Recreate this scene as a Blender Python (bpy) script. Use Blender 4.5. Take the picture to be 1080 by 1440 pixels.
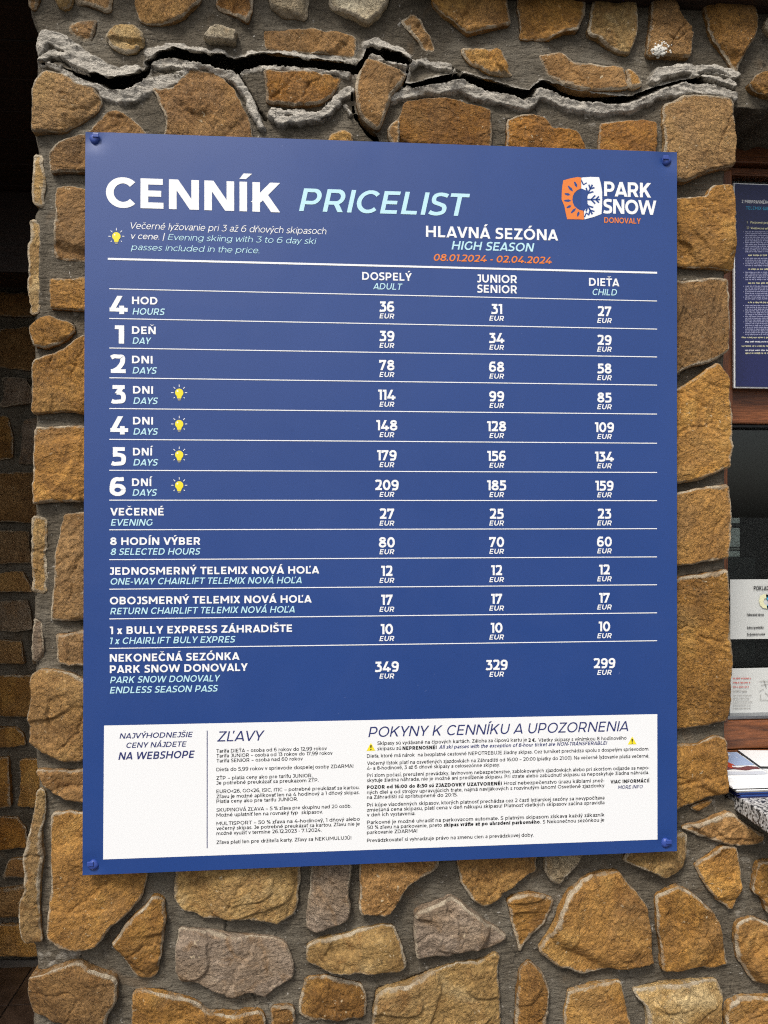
import bpy, math, random
import numpy as np
from mathutils import Matrix, Vector
from mathutils.geometry import delaunay_2d_cdt

for o in list(bpy.data.objects):
    bpy.data.objects.remove(o)
SC = bpy.context.scene
COL = SC.collection

# ------------------------------------------------------------------ camera
CAM = np.array([-0.1127, -1.3363, 1.45])
YAW, PIT, ROLL, FPX = -0.0800, 0.0044, -0.0006, 1080.0
_F = np.array([-math.sin(YAW)*math.cos(PIT), math.cos(YAW)*math.cos(PIT), math.sin(PIT)])
_R0 = np.array([math.cos(YAW), math.sin(YAW), 0.0])
_U0 = np.cross(_R0, _F)
_R = _R0*math.cos(ROLL) + _U0*math.sin(ROLL)
_U = -_R0*math.sin(ROLL) + _U0*math.cos(ROLL)
cd = bpy.data.cameras.new('camera')
cam = bpy.data.objects.new('camera', cd)
COL.objects.link(cam)
m = Matrix.Identity(4)
for i in range(3):
    m[i][0] = _R[i]; m[i][1] = _U[i]; m[i][2] = -_F[i]; m[i][3] = CAM[i]
cam.matrix_world = m
cd.sensor_width = 36
cd.lens = FPX/1440*36
cd.clip_start = 0.02
cd.clip_end = 2000
SC.camera = cam

# ------------------------------------------------------------------ light
SUN_EL, SUN_AZ = 52.0, 208.0     # degrees; the sun stands in front of the wall, a little left
w = bpy.data.worlds.new('World')
SC.world = w
w.use_nodes = True
wn = w.node_tree
bg = wn.nodes['Background']
sky = wn.nodes.new('ShaderNodeTexSky')
sky.sky_type = 'NISHITA'
sky.sun_disc = False
sky.sun_elevation = math.radians(SUN_EL)
sky.sun_rotation = math.radians(SUN_AZ)
sky.air_density = 1.0
sky.dust_density = 4.0
hs = wn.nodes.new('ShaderNodeHueSaturation')      # overcast: the blue is mostly gone
hs.inputs['Saturation'].default_value = 0.4
wn.links.new(sky.outputs[0], hs.inputs['Color'])
wn.links.new(hs.outputs[0], bg.inputs['Color'])
bg.inputs['Strength'].default_value = 0.10
sl = bpy.data.lights.new('sun', 'SUN')
sun = bpy.data.objects.new('sun', sl)
COL.objects.link(sun)
sl.energy = 1.75
sl.angle = math.radians(13)
sl.color = (1.0, 0.95, 0.87)
el, az = math.radians(SUN_EL), math.radians(SUN_AZ)
to_sun = Vector((math.sin(az)*math.cos(el), math.cos(az)*math.cos(el), math.sin(el)))
sun.rotation_euler = to_sun.to_track_quat('Z', 'Y').to_euler()
vs = SC.view_settings
vs.view_transform = 'Standard'
vs.look = 'None'
vs.exposure = 0.64
vs.gamma = 1.0
vs.use_curve_mapping = False
SC.cycles.use_denoising = False      # the small print smears otherwise
SC.cycles.filter_width = 1.15

# ------------------------------------------------------------------ helpers
def P(px, py, y):
    """photo point -> point on the vertical plane at depth y"""
    d = _F + _R*((px-540)/FPX) - _U*((py-720)/FPX)
    s = (y-CAM[1])/d[1]
    return CAM + d*s

def Pg(px, py, z):
    d = _F + _R*((px-540)/FPX) - _U*((py-720)/FPX)
    s = (z-CAM[2])/d[2]
    return CAM + d*s

def tag(o, label=None, cat=None, group=None, kind=None):
    if label: o['label'] = label
    if cat: o['category'] = cat
    if group: o['group'] = group
    if kind: o['kind'] = kind
    return o

def empty(name, loc, label=None, cat=None, group=None):
    o = bpy.data.objects.new(name, None)
    COL.objects.link(o)
    o.location = loc
    o.empty_display_size = 0.05
    return tag(o, label, cat, group)

def link(name, me, mat=None, parent=None, loc=None):
    o = bpy.data.objects.new(name, me)
    COL.objects.link(o)
    if mat is not None and not me.materials:
        me.materials.append(mat)
    if loc is not None:
        o.location = loc
    if parent is not None:
        o.parent = parent
        pl = parent.location.copy()
        q = parent.parent
        while q is not None:
            pl += q.location; q = q.parent
        o.location = Vector(o.location) - pl
    return o

def mesh(name, verts, faces, smooth=False):
    me = bpy.data.meshes.new(name)
    me.from_pydata([tuple(map(float, v)) for v in verts], [], [tuple(map(int, f)) for f in faces])
    if smooth:
        me.polygons.foreach_set('use_smooth', [True]*len(me.polygons))
    me.update()
    return me

def centred(verts):
    v = np.array(verts, float)
    c = v.mean(0)
    return v-c, c

def box_mesh(sx, sy, sz, bev=0.0, rnd=None):
    """box round its origin, bevelled"""
    import bmesh
    bm = bmesh.new()
    bmesh.ops.create_cube(bm, size=1.0)
    bmesh.ops.scale(bm, vec=(sx, sy, sz), verts=bm.verts)
    if bev > 0:
        bmesh.ops.bevel(bm, geom=list(bm.edges), offset=bev, segments=2, affect='EDGES', profile=0.6)
    me = bpy.data.meshes.new('box')
    bm.to_mesh(me)
    bm.free()
    return me

def box(name, x0, x1, y0, y1, z0, z1, mat, parent=None, bev=0.0015):
    me = box_mesh(x1-x0, y1-y0, z1-z0, bev)
    return link(name, me, mat, parent, ((x0+x1)/2, (y0+y1)/2, (z0+z1)/2))

# ---- vectorised noise
def _h(ix, iy, s):
    n = (ix.astype(np.int64)*374761393 + iy.astype(np.int64)*668265263 + int(s)*1274126177) & 0xffffffff
    n = ((n ^ (n >> 13))*1274126177) & 0xffffffff
    n = (n ^ (n >> 16)) & 0xffffffff
    return n.astype(np.float64)/4294967295.0

def vn(x, y, s=0):
    x = np.asarray(x, float); y = np.asarray(y, float)
    ix = np.floor(x); iy = np.floor(y)
    fx = x-ix; fy = y-iy
    u = fx*fx*fx*(fx*(fx*6-15)+10); v = fy*fy*fy*(fy*(fy*6-15)+10)
    a = _h(ix, iy, s); b = _h(ix+1, iy, s); c = _h(ix, iy+1, s); d = _h(ix+1, iy+1, s)
    return ((a*(1-u)+b*u)*(1-v)+(c*(1-u)+d*u)*v)*2-1

def fbm(x, y, s=0, o=4, g=0.5):
    t = 0; a = 1.0; n = 0
    for k in range(o):
        t = t + a*vn(x*2**k+k*17.3, y*2**k-k*9.1, s+k*31); n += a; a *= g
    return t/n

def sst(a, b, x):
    t = np.clip((x-a)/(b-a), 0, 1)
    return t*t*(3-2*t)

def seg_dist(px_, pz_, poly, closed=True, ws=None):
    """distance of points to a polyline; with ws: also the interpolated width there"""
    n = len(poly)
    best = np.full(px_.shape, 1e9); bw = np.zeros(px_.shape)
    for i in range(n if closed else n-1):
        a = poly[i]; b = poly[(i+1) % n]
        d = b-a; L = d@d+1e-12
        t = np.clip(((px_-a[0])*d[0]+(pz_-a[1])*d[1])/L, 0, 1)
        dd = np.hypot(px_-a[0]-t*d[0], pz_-a[1]-t*d[1])
        if ws is not None:
            wi = ws[i]*(1-t)+ws[i+1]*t
            mk = (dd-wi) < (best-bw)
            bw = np.where(mk, wi, bw); best = np.where(mk, dd, best)
        else:
            best = np.minimum(best, dd)
    return (best, bw) if ws is not None else best

def inside(px_, pz_, poly):
    r = np.zeros(px_.shape, bool)
    n = len(poly)
    for i in range(n):
        x0, y0 = poly[i]; x1, y1 = poly[(i+1) % n]
        if y0 == y1: continue
        c = ((y0 > pz_) != (y1 > pz_)) & (px_ < (x1-x0)*(pz_-y0)/(y1-y0)+x0)
        r ^= c
    return r

# ------------------------------------------------------------------ materials
class NT:
    def __init__(s, name):
        s.m = bpy.data.materials.new(name)
        s.m.use_nodes = True
        s.t = s.m.node_tree
        s.b = s.t.nodes['Principled BSDF']
    def n(s, typ, **kw):
        nd = s.t.nodes.new('ShaderNode'+typ)
        for k, v in kw.items():
            if k.startswith('_'): setattr(nd, k[1:], v)
            else: nd.inputs[k.replace('_', ' ')].default_value = v
        return nd
    def l(s, a, b): s.t.links.new(a, b)
    def noise(s, vec, scale, detail=4, rough=0.5, dist=0.0):
        nd = s.n('TexNoise', Scale=scale, Detail=detail, Roughness=rough, Distortion=dist)
        if vec is not None: s.l(vec, nd.inputs['Vector'])
        return nd.outputs['Fac']
    def ramp(s, fac, stops):
        nd = s.n('ValToRGB')
        cr = nd.color_ramp
        while len(cr.elements) < len(stops): cr.elements.new(0.5)
        for e, (p, c) in zip(cr.elements, stops):
            e.position = p
            e.color = (c, c, c, 1) if isinstance(c, (int, float)) else (*c, 1)
        s.l(fac, nd.inputs[0])
        return nd.outputs[0]
    def mix(s, fac, a, b, mode='MIX'):
        nd = s.n('Mix', _data_type='RGBA', _blend_type=mode)
        for inp, v in ((nd.inputs[0], fac), (nd.inputs[6], a), (nd.inputs[7], b)):
            if hasattr(v, 'links') or hasattr(v, 'is_linked'): s.l(v, inp)
            elif isinstance(v, (int, float)): inp.default_value = v
            else: inp.default_value = (*v, 1)
        return nd.outputs[2]
    def math(s, op, a, b=None, clamp=False):
        nd = s.n('Math', _operation=op, _use_clamp=clamp)
        for inp, v in ((nd.inputs[0], a), (nd.inputs[1], b)):
            if v is None: continue
            if hasattr(v, 'is_linked'): s.l(v, inp)
            else: inp.default_value = v
        return nd.outputs[0]
    def bump(s, h, strength, dist, prev=None):
        nd = s.n('Bump', Strength=strength, Distance=dist)
        s.l(h, nd.inputs['Height'])
        if prev is not None: s.l(prev, nd.inputs['Normal'])
        s.l(nd.outputs[0], s.b.inputs['Normal'])
        return nd.outputs[0]
    def set(s, **kw):
        for k, v in kw.items():
            s.b.inputs[k.replace('_', ' ')].default_value = v

def flat(name, col, rough=0.6, spec=0.5, metal=0.0):
    k = NT(name)
    k.set(Base_Color=(*col, 1), Roughness=rough, Metallic=metal)
    k.b.inputs['Specular IOR Level'].default_value = spec
    return k.m

def stone_mat(name, c1, c2, c3, vein=None, resid=0.5):
    k = NT(name)
    tc = k.n('TexCoord')
    oi = k.n('ObjectInfo')
    off = k.n('Vector Math'.replace(' ', ''), _operation='ADD')
    mul = k.n('VectorMath', _operation='SCALE'); mul.inputs['Scale'].default_value = 37.0
    cmb = k.n('CombineXYZ')
    k.l(oi.outputs['Random'], cmb.inputs[0]); k.l(oi.outputs['Random'], cmb.inputs[2])
    k.l(cmb.outputs[0], mul.inputs[0])
    k.l(tc.outputs['Object'], off.inputs[0]); k.l(mul.outputs[0], off.inputs[1])
    v = off.outputs[0]
    big = k.noise(v, 9, 6, 0.62, 0.6)
    col = k.ramp(big, [(0.34, c1), (0.52, c2), (0.68, c3)])
    # per-stone tone
    tone = k.n('MapRange'); k.l(oi.outputs['Random'], tone.inputs[0])
    tone.inputs[3].default_value = 0.80; tone.inputs[4].default_value = 1.22
    tn = k.n('CombineColor')
    for i in range(3): k.l(tone.outputs[0], tn.inputs[i])
    col = k.mix(1.0, col, tn.outputs[0], 'MULTIPLY')
    tan_ = k.ramp(k.math('FRACT', k.math('MULTIPLY', oi.outputs['Random'], 3.73)), [(0.62, 0.0), (0.95, 0.34)])
    col = k.mix(tan_, col, (0.44, 0.32, 0.185))
    patch = k.noise(v, 5.5, 4, 0.6, 1.0)
    col = k.mix(k.ramp(patch, [(0.50, 0.0), (0.62, 0.30)]), col, (0.26, 0.165, 0.08))
    rust = k.noise(v, 22, 5, 0.6, 1.2)
    col = k.mix(k.ramp(rust, [(0.52, 0.0), (0.68, 0.55)]), col, vein or (0.17, 0.075, 0.018))
    grain = k.noise(v, 190, 8, 0.75)
    col = k.mix(0.85, col, k.ramp(grain, [(0.3, 0.38), (0.5, 0.95), (0.66, 1.55)]), 'MULTIPLY')
    dark = k.noise(v, 90, 6, 0.7, 1.8)
    col = k.mix(k.ramp(dark, [(0.34, 0.5), (0.46, 0.0)]), col, (0.07, 0.042, 0.02))
    sp = k.noise(v, 130, 3, 0.6, 0.5)
    reg = k.noise(v, 14, 3, 0.5)
    spk = k.math('MULTIPLY', k.ramp(sp, [(0.655, 0.0), (0.70, 0.9)]), k.ramp(reg, [(0.45, 0.1), (0.6, 1.0)]))
    col = k.mix(spk, col, (0.62, 0.50, 0.32))
    at = k.n('Attribute', _attribute_name='edge')
    rn = k.noise(v, 45, 6, 0.7, 0.6)
    rr = k.math('MULTIPLY', at.outputs['Fac'], 1.35)
    rr = k.math('ADD', rr, k.math('MULTIPLY', k.math('SUBTRACT', rn, 0.5), 2.6))
    rr = k.ramp(rr, [(0.70, 0.0), (1.0, resid+0.2)])
    col = k.mix(rr, col, (0.33, 0.27, 0.19))
    rim = k.math('MULTIPLY', k.ramp(at.outputs['Fac'], [(0.60, 0.0), (0.72, 1.0)]), k.ramp(k.noise(v, 24, 5, .65, .5), [(0.44, 0.0), (0.56, 0.75)]))
    col = k.mix(rim, col, (0.52, 0.44, 0.32))
    k.l(col, k.b.inputs['Base Color'])
    k.set(Roughness=0.78)
    k.b.inputs['Specular IOR Level'].default_value = 0.35
    st = k.n('Mapping'); st.inputs['Scale'].default_value = (1.0, 1.0, 1.9); st.inputs['Rotation'].default_value = (0, 0.45, 0)
    rt = k.n('VectorRotate', _rotation_type='Y_AXIS'); k.l(v, rt.inputs['Vector'])
    k.l(k.math('MULTIPLY', oi.outputs['Random'], 23.0), rt.inputs['Angle']); k.l(rt.outputs[0], st.inputs['Vector'])
    ch = k.noise(st.outputs[0], 52, 10, 0.66, 0.7)
    msk = k.ramp(k.noise(v, 13, 3, 0.55), [(0.36, 0.22), (0.62, 1.0)])
    rg = k.noise(st.outputs[0], 30, 7, 0.58, 0.5)
    rg = k.math('ABSOLUTE', k.math('SUBTRACT', rg, 0.5))
    rg = k.math('MINIMUM', k.math('MULTIPLY', rg, 2.4), 0.35)
    hh = k.math('ADD', k.math('MULTIPLY', ch, msk), rg)
    nb = k.bump(k.math('MULTIPLY', hh, k.ramp(k.math('FRACT', k.math('MULTIPLY', oi.outputs['Random'], 7.31)), [(0.0, .38), (1.0, 1.0)])), 1.0, 0.0125)
    g2 = k.noise(v, 210, 6, 0.7)
    k.bump(g2, 0.95, 0.0034, nb)
    return k.m

M = {}
M['ochre'] = stone_mat('ochre_stone', (0.26, 0.122, 0.026), (0.40, 0.196, 0.042), (0.50, 0.275, 0.070))
M['brown'] = stone_mat('brown_stone', (0.21, 0.108, 0.034), (0.32, 0.170, 0.056), (0.41, 0.232, 0.086))
M['rust'] = stone_mat('rust_stone', (0.20, 0.080, 0.012), (0.31, 0.134, 0.021), (0.39, 0.188, 0.036))
M['golden'] = stone_mat('golden_stone', (0.26, 0.145, 0.045), (0.41, 0.255, 0.09), (0.56, 0.41, 0.20), (0.25, 0.11, 0.025))
M['pale'] = stone_mat('pale_stone', (0.32, 0.24, 0.14), (0.50, 0.42, 0.28), (0.62, 0.55, 0.40), (0.33, 0.20, 0.08))
M['grey'] = stone_mat('grey_brown_stone', (0.17, 0.125, 0.088), (0.26, 0.195, 0.14), (0.34, 0.265, 0.195), (0.26, 0.14, 0.05))

def mortar_mat():
    k = NT('mortar')
    tc = k.n('TexCoord'); v = tc.outputs['Object']
    a = k.noise(v, 7, 6, 0.6, 0.4)
    col = k.ramp(a, [(0.3, (0.072, 0.058, 0.040)), (0.52, (0.118, 0.099, 0.072)), (0.7, (0.185, 0.160, 0.122))])
    at = k.n('Attribute', _attribute_name='lip')
    n2 = k.noise(v, 40, 6, 0.65, 0.8)
    f = k.math('ADD', at.outputs['Fac'], k.math('MULTIPLY', k.math('SUBTRACT', n2, 0.5), 1.8))
    f = k.math('ADD', f, k.math('MULTIPLY', k.math('SUBTRACT', k.noise(v, 12, 4, .6, 1.0), 0.5), 1.3))
    col = k.mix(k.ramp(f, [(0.28, 0.0), (0.85, 0.95)]), col, (0.50, 0.46, 0.395))
    g = k.noise(v, 260, 6, 0.75)
    col = k.mix(0.8, col, k.ramp(g, [(0.32, 0.5), (0.5, 1.0), (0.68, 1.45)]), 'MULTIPLY')
    sp = k.noise(v, 160, 2, 0.5)
    col = k.mix(k.ramp(sp, [(0.70, 0.0), (0.74, 0.7)]), col, (0.5, 0.47, 0.42))
    dk = k.noise(v, 95, 3, 0.5)
    col = k.mix(k.ramp(dk, [(0.27, 0.8), (0.33, 0.0)]), col, (0.05, 0.042, 0.032))
    stn = k.noise(v, 4.5, 5, .62, 1.2)
    col = k.mix(k.ramp(stn, [(0.50, 0.0), (0.64, 0.4)]), col, (0.19, 0.17, 0.135))
    rst = k.noise(v, 11, 4, .6, .8)
    col = k.mix(k.ramp(rst, [(0.60, 0.0), (0.72, 0.4)]), col, (0.16, 0.10, 0.05))
    hv = k.n('TexVoronoi', Scale=11.0, _feature='DISTANCE_TO_EDGE')
    wv = k.n('VectorMath', _operation='ADD'); nz = k.n('TexNoise', Scale=16.0, Detail=4.0)
    k.l(v, nz.inputs['Vector']); sc_ = k.n('VectorMath', _operation='SCALE'); sc_.inputs['Scale'].default_value = .09
    k.l(nz.outputs['Color'], sc_.inputs[0]); k.l(sc_.outputs[0], wv.inputs[0]); k.l(v, wv.inputs[1]); k.l(wv.outputs[0], hv.inputs['Vector'])
    hl = k.math('MULTIPLY', k.ramp(hv.outputs['Distance'], [(0.0, 1.0), (0.012, 0.0)]), k.ramp(k.noise(v, 6, 3, .5), [(0.52, 0.0), (0.58, 0.9)]))
    col = k.mix(hl, col, (0.03, 0.026, 0.02))
    k.l(col, k.b.inputs['Base Color'])
    k.set(Roughness=0.9)
    k.b.inputs['Specular IOR Level'].default_value = 0.25
    st = k.n('Mapping'); st.inputs['Scale'].default_value = (1.0, 1.0, 3.2); st.inputs['Rotation'].default_value = (0, -0.35, 0)
    k.l(v, st.inputs['Vector'])
    nb = k.bump(k.noise(st.outputs[0], 34, 8, 0.62, 0.7), 0.9, 0.010)
    k.bump(k.noise(v, 300, 5, 0.7), 0.8, 0.0022, nb)
    return k.m
M['mortar'] = mortar_mat()

def wood_mat(name, c1, c2, axis='X', rough=0.45, spec=0.5):
    k = NT(name)
    tc = k.n('TexCoord'); oi = k.n('ObjectInfo')
    mp = k.n('Mapping')
    mp.inputs['Scale'].default_value = (1.2, 14, 14) if axis == 'X' else ((14, 1.2, 14) if axis == 'Y' else (14, 14, 1.2))
    add = k.n('VectorMath', _operation='ADD')
    cm = k.n('CombineXYZ'); k.l(oi.outputs['Random'], cm.inputs[0]); k.l(oi.outputs['Random'], cm.inputs[1])
    sc = k.n('VectorMath', _operation='SCALE'); sc.inputs['Scale'].default_value = 9; k.l(cm.outputs[0], sc.inputs[0])
    k.l(tc.outputs['Object'], add.inputs[0]); k.l(sc.outputs[0], add.inputs[1])
    k.l(add.outputs[0], mp.inputs['Vector'])
    a = k.noise(mp.outputs[0], 4.5, 8, 0.65, 1.4)
    col = k.ramp(a, [(0.32, c1), (0.5, tuple((x+y)/2 for x, y in zip(c1, c2))), (0.66, c2)])
    b = k.noise(mp.outputs[0], 22, 5, 0.6, 0.5)
    col = k.mix(0.7, col, k.ramp(b, [(0.35, 0.55), (0.6, 1.2)]), 'MULTIPLY')
    k.l(col, k.b.inputs['Base Color'])
    k.set(Roughness=rough); k.b.inputs['Specular IOR Level'].default_value = spec
    k.bump(b, 0.5, 0.0015)
    return k.m
M['wood'] = wood_mat('stained_wood', (0.065, 0.020, 0.007), (0.26, 0.085, 0.026))
M['wood_v'] = wood_mat('stained_wood_upright', (0.065, 0.020, 0.007), (0.25, 0.082, 0.026), 'Z')
M['dark_wood'] = wood_mat('dark_wood', (0.012, 0.006, 0.004), (0.035, 0.014, 0.008), 'X', 0.6)
M['dark_wood_y'] = wood_mat('dark_wood_boards', (0.012, 0.006, 0.004), (0.03, 0.013, 0.008), 'Y', 0.6)

def panel_mat():
    k = NT('blue_panel')
    tc = k.n('TexCoord'); v = tc.outputs['Object']
    a = k.noise(v, 3, 5, 0.6)
    col = k.ramp(a, [(0.35, (0.012, 0.048, 0.208)), (0.65, (0.014, 0.053, 0.225))])
    sc = k.noise(v, 75, 2, 0.4, 3.0)
    col = k.mix(k.ramp(sc, [(0.80, 0.0), (0.82, 0.25)]), col, (0.3, 0.36, 0.55))
    k.l(col, k.b.inputs['Base Color'])
    r = k.ramp(k.noise(v, 7, 6, 0.6, 1.0), [(0.35, 0.36), (0.7, 0.50)])
    k.l(r, k.b.inputs['Roughness'])
    k.set(**{'Coat_Weight': 0.25, 'Coat_Roughness': .30, 'Coat_IOR': 1.5})
    k.bump(k.noise(v, 4, 3, 0.5), 0.2, 0.003)
    return k.m
M['panel'] = panel_mat()
M['cap'] = flat('blue_plastic', (0.036, 0.072, 0.30), 0.35)
M['ink_white'] = flat('white_print', (0.86, 0.87, 0.88), 0.45)
M['ink_paper'] = flat('white_panel_print', (0.84, 0.85, 0.86), 0.42)
M['ink_cyan'] = flat('pale_cyan_print', (0.50, 0.78, 0.86), 0.45)
M['ink_orange'] = flat('orange_print', (0.78, 0.21, 0.035), 0.45)
M['ink_navy'] = flat('navy_print', (0.025, 0.035, 0.15), 0.45)
M['ink_black'] = flat('black_print', (0.006, 0.006, 0.008), 0.5)
M['ink_lavender'] = flat('pale_lavender_print', (0.42, 0.43, 0.62), 0.45)
M['ink_yellow'] = flat('yellow_print', (0.85, 0.72, 0.03), 0.45)
M['ink_grey'] = flat('grey_print', (0.25, 0.24, 0.22), 0.45)
M['ink_blue'] = flat('blue_print_ground', (0.018, 0.058, 0.235), 0.42)
M['ink_midnight'] = flat('midnight_print', (0.012, 0.016, 0.085), 0.4)
M['ink_sky'] = flat('sky_blue_print', (0.05, 0.38, 0.62), 0.45)
M['ink_red'] = flat('red_print', (0.5, 0.03, 0.02), 0.45)
M['ink_pale_yellow'] = flat('pale_yellow_print', (0.72, 0.70, 0.45), 0.45)
M['steel'] = flat('screw_steel', (0.35, 0.36, 0.38), 0.3, metal=1.0)
M['paper'] = flat('white_paper', (0.55, 0.56, 0.54), 0.7)
M['black'] = flat('black_plastic', (0.01, 0.01, 0.011), 0.4)
M['white_plastic'] = flat('white_plastic', (0.7, 0.7, 0.68), 0.4)
M['dropping'] = flat('white_splash', (0.68, 0.65, 0.58), 0.8)

# ------------------------------------------------------------------ lettering: a drawn geometric sans
XH, ASC, DSC = 0.74, 1.04, -0.27
def cat(pts, n=7):
    pts = [np.array(p, float) for p in pts]
    q = [2*pts[0]-pts[1]]+pts+[2*pts[-1]-pts[-2]]
    out = []
    for i in range(1, len(q)-2):
        for j in range(n):
            t = j/n
            out.append(0.5*((2*q[i])+(-q[i-1]+q[i+1])*t+(2*q[i-1]-5*q[i]+4*q[i+1]-q[i+2])*t*t+(-q[i-1]+3*q[i]-3*q[i+1]+q[i+2])*t**3))
    out.append(pts[-1])
    return out

class G:
    def __init__(s, t, seg):
        s.t = t; s.b = t*0.86; s.a = t/2; s.c = s.b/2; s.seg = seg; s.q = []
    def quad(s, *p): s.q.append([np.array(x, float) for x in p])
    def V(s, x, y0=0, y1=1): s.quad((x-s.a, y0), (x+s.a, y0), (x+s.a, y1), (x-s.a, y1))
    def H(s, y, x0, x1): s.quad((x0, y-s.c), (x1, y-s.c), (x1, y+s.c), (x0, y+s.c))
    def D(s, x0, y0, x1, y1, k=1.0):
        dy = abs(y1-y0); L = math.hypot(x1-x0, y1-y0); h = s.t*k*L/dy/2
        s.quad((x0-h, y0), (x0+h, y0), (x1+h, y1), (x1-h, y1))
    def strip(s, pts, t0=None):
        t = t0 or s.t
        n = len(pts); L = []; R = []
        for i in range(n):
            d = pts[min(i+1, n-1)]-pts[max(i-1, 0)]
            d = d/(np.hypot(*d)+1e-9)
            # horizontals a little thinner than verticals
            h = (s.b+(t-s.b)*abs(d[1]))/2 if t0 is None else t/2
            L.append(pts[i]+np.array([-d[1], d[0]])*h); R.append(pts[i]-np.array([-d[1], d[0]])*h)
        s.q.append(('S', L, R))
    def A(s, cx, cy, rx, ry, a0, a1):
        n = max(4, int(abs(a1-a0)/360*s.seg))
        s.strip([np.array([cx+rx*math.cos(math.radians(a0+(a1-a0)*i/n)), cy+ry*math.sin(math.radians(a0+(a1-a0)*i/n))]) for i in range(n+1)])
    def C(s, pts): s.strip(cat(pts, max(3, s.seg//6)))
    def dot(s, x, y, r=None):
        r = r or s.t*0.56
        n = 10
        s.q.append(('P', [np.array([x+r*math.cos(2*math.pi*i/n), y+r*math.sin(2*math.pi*i/n)]) for i in range(n)]))

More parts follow.
